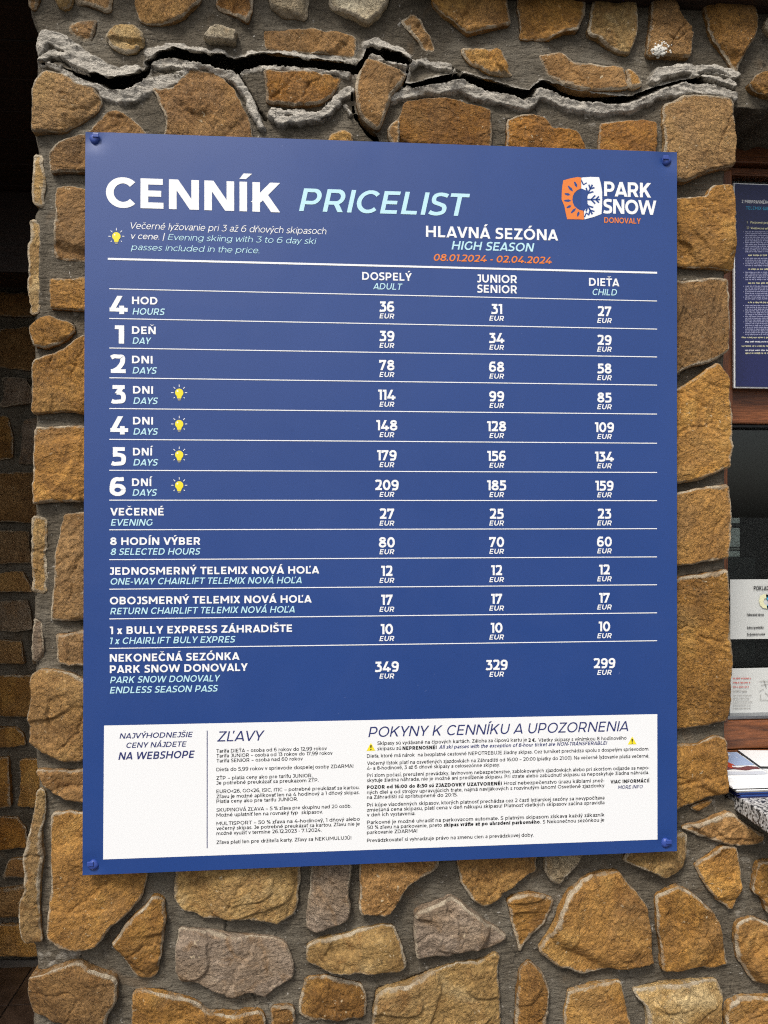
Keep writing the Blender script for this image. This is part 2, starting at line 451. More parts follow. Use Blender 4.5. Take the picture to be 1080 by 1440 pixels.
def glyph(ch, t, seg=30):
    g = G(t, seg); a, b, c = g.a, g.b, g.c
    sb, w = 0.10, 0.8
    O = 0.012
    base = ch; acc = None
    for k, v in {'áéíóúýÁÉÍÓÚÝ': 'acute', 'čďňšžřČŇŠŽŤ': 'caron', 'ľťĽ': 'apo', 'ôÔ': 'circ', 'ä': 'uml', 'ĺ': 'acute'}.items():
        if ch in k:
            acc = v
            base = {'á': 'a', 'é': 'e', 'í': 'ı', 'ó': 'o', 'ú': 'u', 'ý': 'y', 'Á': 'A', 'É': 'E', 'Í': 'I', 'Ó': 'O', 'Ú': 'U', 'Ý': 'Y', 'č': 'c', 'ď': 'd', 'ň': 'n', 'š': 's', 'ž': 'z', 'Č': 'C', 'Ň': 'N', 'Š': 'S', 'Ž': 'Z', 'Ť': 'T', 'ľ': 'l', 'ť': 't', 'Ľ': 'L', 'ô': 'o', 'Ô': 'O', 'ä': 'a', 'ĺ': 'l'}[ch]
    u = base
    def bowl(x0, w1, y0, y1):
        r = (y1-y0)/2-c; xc = w1-a-r*0.95
        xc = max(xc, x0+0.05)
        g.H(y1-c, x0, xc+0.01); g.H(y0+c, x0, xc+0.01)
        g.A(xc, (y0+y1)/2, w1-a-xc, r, -90, 90)
    if u == 'A': w = 1.0; sb = 0.0; g.D(a*1.1, 0, w/2, 1); g.D(w-a*1.1, 0, w/2, 1); g.H(0.24, w*0.22, w*0.78)
    elif u == 'B': w = 0.80; g.V(a); bowl(a, w*0.95, 0.5-c*0.9, 1); bowl(a, w, 0, 0.5+c*0.9)
    elif u == 'C': w = 0.92; sb = 0.06; g.A(0.515, 0.5, 0.515-a, 0.5+O-c, 43, 317)
    elif u == 'D':
        w = 0.95; g.V(a); r = 0.5-c; xc = w-a-r*1.02; g.H(1-c, a, xc+.01); g.H(c, a, xc+.01); g.A(xc, 0.5, w-a-xc, r, -90, 90)
    elif u == 'E': w = 0.70; g.V(a); g.H(1-c, a, w*0.97); g.H(0.5, a, w*0.9); g.H(c, a, w)
    elif u == 'F': w = 0.68; g.V(a); g.H(1-c, a, w); g.H(0.46, a, w*0.9)
    elif u == 'G': w = 0.96; sb = 0.06; g.A(0.515, 0.5, 0.515-a, 0.5+O-c, 43, 312); g.V(w-a, 0.13, 0.52)
    elif u == 'H': w = 0.92; g.V(a); g.V(w-a); g.H(0.5, a, w-a)
    elif u in 'I': w = t; g.V(a)
    elif u == 'J': w = 0.56; sb = 0.05; g.H(1-c, 0.10, w-a); g.V(w-a, 0.32, 1); g.C([(w-a, 0.33), (w-a-0.03, 0.14), (w*0.45, c-O), (0.03+a*.3, 0.13)])
    elif u == 'K': w = 0.86; g.V(a); g.D(a*0.9, 0.32, w-a*1.3, 1); g.D(w-a*1.15, 0, w*0.40, 0.58)
    elif u == 'L': w = 0.66; g.V(a); g.H(c, a, w)
    elif u == 'M': w = 1.12; g.V(a); g.V(w-a); g.D(w/2, 0.28, a*1.15, 1, 0.85); g.D(w/2, 0.28, w-a*1.15, 1, 0.85)
    elif u == 'N': w = 0.92; g.V(a); g.V(w-a); g.D(w-a*1.2, 0, a*1.2, 1)
    elif u in 'OQ':
        w = 1.08; sb = 0.06; g.A(w/2, 0.5, w/2-a, 0.5+O-c, 0, 360)
        if u == 'Q': g.C([(w*0.5, 0.0), (w*0.65, -0.13), (w*0.85, -0.10)])
    elif u == 'P': w = 0.80; g.V(a); bowl(a, w, 0.30, 1)
    elif u == 'R': w = 0.83; g.V(a); bowl(a, w*0.97, 0.32, 1); g.D(w-a*1.1, 0, w*0.58, 0.38)
    elif u == 'S':
        w = 0.74; sb = 0.05; g.C([(w-0.06, 0.87), (w*0.72, 0.965-c*.6), (w*0.45, 1+O-c), (w*0.16+a*.5, 0.90-c*.4), (a+0.02, 0.735), (w*0.2+a*.2, 0.58), (w*0.52, 0.50), (w*0.82-a*.3, 0.42), (w-a-0.01, 0.27), (w*0.84-a*.5, 0.10+c*.4), (w*0.5, c-O), (w*0.22, 0.035+c*.6), (0.03, 0.14)])
    elif u == 'T': w = 0.80; sb = 0.02; g.V(w/2); g.H(1-c, 0, w)
    elif u == 'U': w = 0.88; r = w/2-a; g.V(a, 0.42, 1); g.V(w-a, 0.42, 1); g.A(w/2, 0.43, r, 0.43+O-c, 180, 360)
    elif u == 'V': w = 0.98; sb = 0.0; g.D(w/2, 0, a*1.1, 1); g.D(w/2, 0, w-a*1.1, 1)
    elif u == 'W': w = 1.52; sb = 0.01; g.D(w*0.27, 0, a*1.1, 1, .95); g.D(w*0.27, 0, w/2, 1, .95); g.D(w*0.73, 0, w/2, 1, .95); g.D(w*0.73, 0, w-a*1.1, 1, .95)
    elif u == 'X': w = 0.90; sb = 0.01; g.D(a*1.2, 0, w-a*1.3, 1); g.D(w-a*1.2, 0, a*1.3, 1)
    elif u == 'Y': w = 0.90; sb = 0.0; g.V(w/2, 0, 0.42); g.D(w/2, 0.36, a*1.1, 1); g.D(w/2, 0.36, w-a*1.1, 1)
    elif u == 'Z': w = 0.80; sb = 0.05; g.H(1-c, 0.02, w-.01); g.H(c, 0, w); g.D(a*1.5, c, w-a*1.5, 1-c)
    elif u == '0': w = 0.86; sb = 0.05; g.A(w/2, 0.5, w/2-a, 0.5+O-c, 0, 360)
    elif u == '1': w = 0.30+a; sb = 0.05; g.V(w-a); g.H(1-c, 0, w-a)
    elif u == '2': w = 0.76; sb = 0.05; g.C([(0.04, 0.84), (w*0.25, 0.97-c*.5), (w*0.48, 1+O-c), (w*0.82-a*.4, 0.89), (w-a-0.03, 0.69), (w*0.78-a*.3, 0.50), (w*0.5, 0.26), (a*1.2, c)]); g.H(c, 0.02, w)
    elif u == '3': w = 0.76; sb = 0.04; g.H(1-c, 0.06, w-0.06); g.D(w*0.42, 0.55, w-a*1.4-.04, 1-c); g.C([(w*0.36, 0.58), (w*0.6, 0.575), (w*0.84-a*.3, 0.49), (w-a, 0.30), (w*0.82-a*.4, 0.10+c*.3), (w*0.48, c-O), (w*0.2, 0.03+c*.5), (0.02, 0.13)])
    elif u == '4': w = 0.94; sb = 0.03; g.H(0.24, 0.02, w); g.V(w*0.68, 0, 0.46); g.D(a*1.3, 0.24, w*0.58, 1)
    elif u == '5': w = 0.77; sb = 0.04; g.H(1-c, 0.10, w-0.06); g.V(0.08+a, 0.52, 1); g.C([(0.08, 0.57), (w*0.46, 0.585), (w*0.84-a*.3, 0.50), (w-a, 0.30), (w*0.82-a*.4, 0.10+c*.3), (w*0.48, c-O), (w*0.2, 0.03+c*.5), (0.02, 0.13)])
    elif u in '69':
        w = 0.82; sb = 0.05
        ring = [(w/2+(w/2-a)*math.cos(q), 0.325+(0.325+O-c)*math.sin(q)) for q in np.linspace(0, 2*math.pi, 25)]
        arm = cat([(a, 0.33), (a+0.01, 0.52), (w*0.18+a*.4, 0.80), (w*0.42, 0.96-c*.4), (w*0.6, 1+O-c), (w*0.87, 0.93)], 5)
        if u == '9': ring = [(w-x, 1-y) for x, y in ring]; arm = [np.array((w-x, 1-y)) for x, y in arm]
        g.strip([np.array(p) for p in ring]); g.strip([np.array(p) for p in arm])
    elif u == '7': w = 0.80; sb = 0.03; g.H(1-c, 0, w-.02); g.V(a, 0.72, 1); g.D(w*0.32, 0, w-a*1.25, 1-c)
    elif u == '8': w = 0.84; sb = 0.05; g.A(w/2, 0.755, w*0.44-a, 0.245+O-c, 0, 360); g.A(w/2, 0.285, w/2-a, 0.285+O-c, 0, 360)
    elif u == 'a': w = 0.62; sb = 0.07; g.V(w-a, 0, 0.45); g.C([(w-a, 0.42), (w*0.86-a*.3, 0.66), (w*0.45, XH-c), (0.08, 0.62)]); g.A(w*0.48, 0.215, w*0.48-a, 0.215-c+O, 0, 360)
    elif u in 'bdpq':
        w = 0.78; sb = 0.08; g.A(w/2, XH/2, w/2-a, XH/2-c+O, 0, 360)
        x = a if u in 'bp' else w-a
        g.V(x, 0 if u in 'bd' else DSC, ASC if u in 'bd' else XH)
    elif u == 'c': w = 0.66; sb = 0.05; g.A(0.38, XH/2, 0.38-a, XH/2-c+O, 45, 315)
    elif u == 'e': w = 0.76; sb = 0.05; g.A(0.38, XH/2, 0.38-a, XH/2-c+O, 0, 318); g.H(XH/2, a, w-a*.6)
    elif u == 'f': w = 0.42; sb = 0.02; g.V(0.12+a, 0, 0.82); g.C([(0.12+a, 0.80), (0.15+a, 0.98), (0.30+a, ASC-c), (w+.02, ASC-c-.03)]); g.H(XH-c, 0, w)
    elif u == 'g': w = 0.78; sb = 0.06; g.A(w/2, XH/2+.01, w/2-a, XH/2-c, 0, 360); g.V(w-a, -0.02, XH); g.C([(w-a, 0), (w*0.85-a*.3, -0.18), (w*0.48, DSC+c), (0.08, -0.17)])
    elif u in 'hn':
        w = 0.68; sb = 0.08; g.V(a, 0, ASC if u == 'h' else XH); g.V(w-a, 0, 0.42); g.A(w/2, 0.41, w/2-a, XH-0.41-c+O, 0, 180)
    elif u in 'iı': w = t; sb = 0.09; g.V(a, 0, XH); (g.dot(a, 0.95) if u == 'i' else None)
    elif u == 'j': w = 0.22; sb = 0.03; x = w-a; g.V(x, -0.08, XH); g.dot(x, 0.95); g.C([(x, -0.07), (x-.03, -0.22), (x-0.2, DSC+c+.01)])
    elif u == 'k': w = 0.70; sb = 0.08; g.V(a, 0, ASC); g.D(a, 0.22, w-a*1.4, XH); g.D(w-a*1.2, 0, w*0.42, 0.42)
    elif u == 'l': w = t; sb = 0.09; g.V(a, 0, ASC)
    elif u == 'm': w = 1.14; sb = 0.08; g.V(a, 0, XH); g.V(w/2, 0, 0.45); g.V(w-a, 0, 0.45); g.A((w/2+a)/2, 0.44, (w/2-a)/2, XH-0.44-c+O, 0, 180); g.A((w/2+w-a)/2, 0.44, (w/2-a)/2, XH-0.44-c+O, 0, 180)
    elif u == 'o': w = 0.80; sb = 0.05; g.A(w/2, XH/2, w/2-a, XH/2-c+O, 0, 360)
    elif u == 'r': w = 0.40; sb = 0.08; g.V(a, 0, XH); g.C([(a, 0.42), (a+.06, 0.64), (w, XH-c)])
    elif u == 's': w = 0.58; sb = 0.04; g.C([(w-.05, 0.64), (w*0.5, XH-c+O), (a+.02, 0.54), (w*0.5, XH/2), (w-a, 0.20), (w*0.5, c-O), (0.02, 0.10)])
    elif u == 't': w = 0.44; sb = 0.02; g.V(0.12+a, 0.16, 0.92); g.C([(0.12+a, 0.18), (0.16+a, 0.05), (0.28+a*.4, c-O), (w, 0.05)]); g.H(XH-c, 0, w)
    elif u == 'u': w = 0.68; sb = 0.08; g.V(a, 0.32, XH); g.V(w-a, 0, XH); g.A(w/2, 0.33, w/2-a, 0.33-c+O, 180, 360)
    elif u == 'v': w = 0.70; sb = 0.0; g.D(w/2, 0, a*1.1, XH); g.D(w/2, 0, w-a*1.1, XH)
    elif u == 'w': w = 1.08; sb = 0.0; g.D(w*0.27, 0, a, XH, .9); g.D(w*0.27, 0, w/2, XH, .9); g.D(w*0.73, 0, w/2, XH, .9); g.D(w*0.73, 0, w-a, XH, .9)
    elif u == 'x': w = 0.68; sb = 0.0; g.D(a*1.2, 0, w-a*1.3, XH); g.D(w-a*1.2, 0, a*1.3, XH)
    elif u == 'y': w = 0.70; sb = 0.0; g.D(w/2, 0, a*1.1, XH); g.D(w*0.27, DSC+.02, w-a*1.1, XH)
    elif u == 'z': w = 0.60; sb = 0.04; g.H(XH-c, 0.02, w-.01); g.H(c, 0, w); g.D(a*1.4, c, w-a*1.4, XH-c)
    elif u == '.': w = t*1.1; sb = 0.05; g.dot(w/2, t*0.55)
    elif u == ',': w = t*1.1; sb = 0.05; g.dot(w/2, t*0.55); g.D(w*.25, -.16, w*.6, t*.6, .7)
    elif u == ':': w = t*1.1; sb = 0.05; g.dot(w/2, t*0.55); g.dot(w/2, .6)
    elif u == '!': w = t*1.1; sb = 0.07; g.dot(w/2, t*0.55); g.V(w/2, .3, 1)
    elif u == '-': w = 0.36; sb = 0.05; g.H(0.36, 0, w)
    elif u == '–': w = 0.62; sb = 0.08; g.H(0.36, 0, w)
    elif u == '|': w = t*.8; sb = 0.12; g.V(w/2, -.2, 1.1)
    elif u == '(': w = 0.24; sb = 0.05; g.C([(w, 1.05), (a, .7), (a, .2), (w, -.2)])
    elif u == ')': w = 0.24; sb = 0.05; g.C([(0, 1.05), (w-a, .7), (w-a, .2), (0, -.2)])
    elif u == '%': w = 1.0; sb = 0.05; g.A(.2, .76, .2-a*.8, .24-c, 0, 360); g.A(.8, .24, .2-a*.8, .24-c, 0, 360); g.D(.25, 0, .75, 1, .8)
    elif u == '<': w = 0.6; sb = 0.07; g.strip([np.array((w, .72)), np.array((0.05, .42))]); g.strip([np.array((0.05, .42)), np.array((w, .12))])
    elif u == '/': w = 0.5; sb = 0.0; g.D(.05, -.1, .45, 1.08)
    elif u == '€': w = 0.92; sb = 0.03; g.A(0.56, 0.5, 0.44-a, 0.5+O-c, 50, 310); g.H(.6, 0, .6); g.H(.4, 0, .6)
    elif u == ' ': return 0.42, []
    up = ch.isupper() or ch in 'ĺ'
    y0 = 1.09 if up else XH+0.10
    cx = w/2
    if acc == 'acute': g.quad((cx-0.05-a*.6, y0), (cx+0.02+a*.5, y0), (cx+0.16+a, y0+0.19), (cx+0.03-a*.2, y0+0.19))
    elif acc in ('caron', 'circ'):
        s = 1 if acc == 'caron' else -1
        ym = y0 if s == 1 else y0+.17
        g.quad((cx, ym), (cx, ym+s*(.09+c*.3)), (cx-.15-a*.3, ym+s*.19), (cx-.20-a*.6, ym+s*.19))
        g.quad((cx, ym), (cx+.20+a*.6, ym+s*.19), (cx+.15+a*.3, ym+s*.19), (cx, ym+s*(.09+c*.3)))
    elif acc == 'uml': g.dot(cx-.14, y0+.06, a); g.dot(cx+.14, y0+.06, a)
    elif acc == 'apo':
        x = {'l': w+.07+a*.5, 't': w*.75+.1, 'L': w*.72}[u]
        g.quad((x-.01, .76), (x+.04+a*.3, .76), (x+.08+a, 1.04), (x-a*.2, 1.04))
        if u == 'l': w += .12
    q = []
    for e in g.q:
        if isinstance(e, tuple) and e[0] == 'S':
            L, R = e[1], e[2]
            q.append((np.array(L+R[::-1]), 'S', len(L)))
        elif isinstance(e, tuple):
            q.append((np.array(e[1]), 'P', 0))
        else:
            q.append((np.array(e), 'P', 0))
    return w+2*sb, [(p+np.array([sb, 0]), kd, n) for p, kd, n in q]

class Print:
    """collects flat print on a vertical plane; each colour becomes one mesh"""
    def __init__(s, y):
        s.y = y; s.g = []; s.v = []; s.f = []
    def new(s, name):
        """what follows is a piece of its own"""
        s.v = []; s.f = []; s.g.append((name, s.v, s.f))
    def poly(s, pts, layer=0, kd='P', n=0):
        i0 = len(s.v)
        for x, z in pts: s.v.append((x, s.y-layer*0.00003, z))
        if kd == 'P': s.f.append(tuple(range(i0, i0+len(pts))))
        else:
            m_ = len(pts)
            for i in range(n-1): s.f.append((i0+i, i0+m_-1-i, i0+m_-2-i, i0+i+1))
    def text(s, st, x0, x1, yb, cap, t=0.2, it=False, al='fit', trk=0.0, ky=None, seg=30, xs=1.0):
        """x0, x1, yb, cap are read off the photograph"""
        s.new('lettering')
        o = P(x0, yb, s.y); e = P(x1, yb, s.y)
        capm = np.linalg.norm(P(x0, yb, s.y)-P(x0, yb-cap, s.y))
        pen = 0; out = []; lay = 0
        for ch in st:
            adv, q = glyph(ch, t, seg)
            for j, (p, kd, n) in enumerate(q):
                p = p.copy(); p[:, 0] += pen
                if it: p[:, 0] += p[:, 1]*0.21
                out.append((p, kd, n, j))
            pen += adv+trk
        if not out: return
        xmin = min(p[:, 0].min() for p, *_ in out); xmax = max(p[:, 0].max() for p, *_ in out)
        if al == 'fit': k = (e[0]-o[0])/(xmax-xmin); ox = o[0]
        else:
            k = capm*xs; wd = (xmax-xmin)*k
            ox = o[0] if al == 'left' else o[0]-wd/2
        for p, kd, n, j in out:
            s.poly([(ox+(x-xmin)*k, o[2]+z*capm) for x, z in p], j, kd, n)
    def rect_px(s, x0, y0, x1, y1, layer=0):
        a = P(x0, y0, s.y); b = P(x1, y1, s.y)
        s.poly([(a[0], b[2]), (b[0], b[2]), (b[0], a[2]), (a[0], a[2])], layer)
    def poly_px(s, pts, layer=0):
        s.poly([(P(x, y, s.y)[0], P(x, y, s.y)[2]) for x, y in pts], layer)
    def line_px(s, x0, y0, x1, th, layer=0, y1=None):
        a = P(x0, y0, s.y); b = P(x1, y1 if y1 is not None else y0, s.y)
        h = th*0.0012/2
        if y1 is None: s.poly([(a[0], a[2]-h), (b[0], a[2]-h), (b[0], a[2]+h), (a[0], a[2]+h)], layer)
        else:
            d = np.array([b[0]-a[0], b[2]-a[2]]); d /= np.linalg.norm(d); nn = np.array([-d[1], d[0]])*h
            A = np.array([a[0], a[2]]); B = np.array([b[0], b[2]])
            s.poly([A-nn, B-nn, B+nn, A+nn], layer)
    def disc_px(s, x, y, r, layer=0, n=14, sq=1.0):
        c = P(x, y, s.y); R = r*0.0012
        s.poly([(c[0]+R*math.cos(2*math.pi*i/n), c[2]+R*sq*math.sin(2*math.pi*i/n)) for i in range(n)], layer)
    def build(s, name, mat, parent):
        if not s.g: s.g = [(name, s.v, s.f)]
        for nm, v_, f_ in s.g:
            if not v_: continue
            v, c = centred(v_)
            link(nm or name, mesh(nm or name, v, f_), mat, parent, c)

# ------------------------------------------------------------------ stones
YM = -0.004        # mortar plane
rng = random.Random(7)
STONES = []        # (outline xz) for the mortar sheet

def stone(parent, poly, kind, prot=0.026, depth=0.03, seed=0, step=0.0023, rough=1.0, px=True, ym=YM, frame=None, chip=1.0):
    """poly: outline (photo points or x,z); a chipped field stone standing prot proud of the mortar"""
    prot = prot*(.66 if px else .8)
    if px:
        pl = np.array([P(x, y, ym-prot*0.62)[[0, 2]] for x, y in poly])
    else:
        pl = np.array(poly, float)
    # soften corners slightly, densify, roughen
    q = []
    n = len(pl)
    for i in range(n):
        p0, p1, p2 = pl[i-1], pl[i], pl[(i+1) % n]
        l0 = np.linalg.norm(p1-p0); l1 = np.linalg.norm(p2-p1)
        r0 = min(0.25, 0.004/max(l0, 1e-5)); r1 = min(0.25, 0.004/max(l1, 1e-5))
        q += [p1+(p0-p1)*r0, p1+(p2-p1)*r1]
    q = np.array(q); out = []
    for i in range(len(q)):
        a_, b_ = q[i], q[(i+1) % len(q)]
        L = np.linalg.norm(b_-a_); k = max(1, int(L/(step*1.15)))
        for j in range(k): out.append(a_+(b_-a_)*j/k)
    out = np.array(out)
    d_ = np.roll(out, -1, 0)-np.roll(out, 1, 0)
    nn = np.stack([d_[:, 1], -d_[:, 0]], 1)/(np.linalg.norm(d_, axis=1)[:, None]+1e-9)
    jit = 0.0022*rough*fbm(out[:, 0]*70, out[:, 1]*70, seed, 3, .6)+0.003*rough*vn(out[:, 0]*26, out[:, 1]*26, seed+5)
    out = out+nn*jit[:, None]
    if px: STONES.append(pl)
    x0, z0 = out.min(0); x1, z1 = out.max(0)
    gx, gz = np.meshgrid(np.arange(x0, x1, step), np.arange(z0, z1, step*0.92))
    gx = gx+(np.arange(gx.shape[0]) % 2)[:, None]*step/2
    gx = (gx+step*0.25*vn(gx*900, gz*900, seed)).ravel(); gz = gz.ravel()
    ins = inside(gx, gz, out)
    gx, gz = gx[ins], gz[ins]
    dd = seg_dist(gx, gz, out)
    kp = dd > step*0.55
    gx, gz, dd = gx[kp], gz[kp], dd[kp]
    nb = len(out)
    X = np.concatenate([out[:, 0], gx]); Z = np.concatenate([out[:, 1], gz]); Dd = np.concatenate([np.zeros(nb), dd])
    r = delaunay_2d_cdt([Vector((a, b)) for a, b in zip(X, Z)], [], [list(range(nb))], 1, 1e-7)
    V2 = np.array([tuple(v) for v in r[0]]); F = [tuple(f) for f in r[2]]
    orig = r[3]
    idx = np.array([o[0] if len(o) else 0 for o in orig])
    D = Dd[idx]; bnd = D <= 0
    X, Z = V2[:, 0], V2[:, 1]
    rs = np.random.RandomState(seed*13+5)
    cx, cz = pl.mean(0); size = math.sqrt(max(1e-5, (x1-x0)*(z1-z0)))
    # facets: the lowest of a few tilted planes makes a hewn face
    h = np.full(X.shape, prot*1.12)
    for k in range(rs.randint(3, 6)):
        an = rs.uniform(0, 2*math.pi); sl_ = rs.uniform(0.03, 0.24)*chip; of = rs.uniform(0.05, 0.42)*size
        s_ = (X-cx)*math.cos(an)+(Z-cz)*math.sin(an)-of
        h = np.minimum(h, prot*1.12-s_*sl_*1.2) if of > 0.2*size else h-np.maximum(s_, 0)*sl_*0.5
    h = np.maximum(h, prot*0.45)
    # broken ledges
    wq = fbm(X*8, Z*11, seed+3, 2, .4)+0.07*fbm(X*34, Z*34, seed+9, 3)
    tq = wq*1.9
    st_ = np.floor(tq)+sst(0.0, 0.16, tq-np.floor(tq))
    h = h+0.0040*chip*st_
    # fracture lines: a groove with one side standing lower
    if size > .05 and px:
        for k in range(rs.randint(1, 4)):
            an = rs.uniform(0, math.pi); of = rs.uniform(-.28, .28)*size
            al = -(X-cx)*math.sin(an)+(Z-cz)*math.cos(an)
            s_ = (X-cx)*math.cos(an)+(Z-cz)*math.sin(an)-of+.016*fbm(al*24, al*0+k, seed+k*7, 4, .6)
            m0 = rs.uniform(-.5, .1)*size
            mk = sst(m0-.012, m0, al)*(1-sst(m0+.55*size, m0+.6*size, al))
            h = h-mk*(.0036*np.exp(-(s_/.0019)**2)+rs.uniform(.001, .0042)*chip*sst(0, .0022, s_)*np.exp(-np.maximum(s_, 0)/.05))
    # planes hewn off toward the rim
    for k in range(rs.randint(3, 7)):
        an = rs.uniform(0, 2*math.pi); nx_, nz_ = math.cos(an), math.sin(an)
        ext = (((pl[:, 0]-cx)*nx_+(pl[:, 1]-cz)*nz_)).max()
        s_ = (X-cx)*nx_+(Z-cz)*nz_-ext*rs.uniform(.45, .88)+.004*fbm(X*30, Z*30, seed+k, 3)
        h = h-np.maximum(s_, 0)*rs.uniform(.15, .55)*chip
    h = np.maximum(h, prot*.66)
    h = h+0.0022*fbm(X*28, Z*34, seed+21, 4, .6)*rough+0.0011*fbm(X*130, Z*150, seed+40, 3, .6)*rough
    # worn / broken rim
    bev = 0.0014+0.003*np.clip(0.5+fbm(X*18, Z*18, seed+60, 2), 0, 1)
    e = np.clip(D/bev, 0, 1)
    prof = e*(2-e)*.5+e*.5
    y = ym-(0.001+(h-0.001)*(0.78+0.22*prof))
    edge = np.clip(1-D/(0.004+0.009*np.clip(fbm(X*9, Z*9, seed+80, 2)+.5, 0, 1)), 0, 1)
    # skirt
    nv = len(X)
    bi = np.where(bnd)[0]
    verts = np.stack([X, y, Z], 1)
    # order boundary by original index
    order = bi[np.argsort(idx[bi])]
    back = np.stack([X[order], np.full(len(order), ym+depth), Z[order]], 1)
    cxy = np.array([cx, 0, cz])
    back[:, 0] += (cx-back[:, 0])*0.02; back[:, 2] += (cz-back[:, 2])*0.02
    verts = np.vstack([verts, verts[order], back])
    m_ = len(order)
    # orientation test
    area = sum(X[order[i]]*Z[order[(i+1) % m_]]-X[order[(i+1) % m_]]*Z[order[i]] for i in range(m_))
    for i in range(m_):
        j = (i+1) % m_
        f = (nv+i, nv+m_+i, nv+m_+j, nv+j)
        F.append(f if area > 0 else f[::-1])
    edge[bnd] = .75
    edge = np.concatenate([edge, np.full(m_, .55), np.full(m_, .25)])
    c0 = np.array([cx, ym, cz])
    verts = verts-c0
    if frame is not None:
        verts = verts@frame[0].T
        loc = frame[0]@c0+frame[1]
    else:
        loc = c0
    me = mesh('stone', verts, F, True)
    at = me.attributes.new('edge', 'FLOAT', 'POINT')
    at.data.foreach_set('value', edge.astype(np.float32))
    o = link('stone', me, M[kind], parent, loc)
    def height(xx, zz):
        i = np.argmin((X-xx)**2+(Z-zz)**2)
        return y[i]
    return o, height

WALL = empty('stone_wall', (0, 0, 0), 'rubble stone wall of ochre blocks in grey mortar, cracked open across the top, behind the blue price board', 'wall')

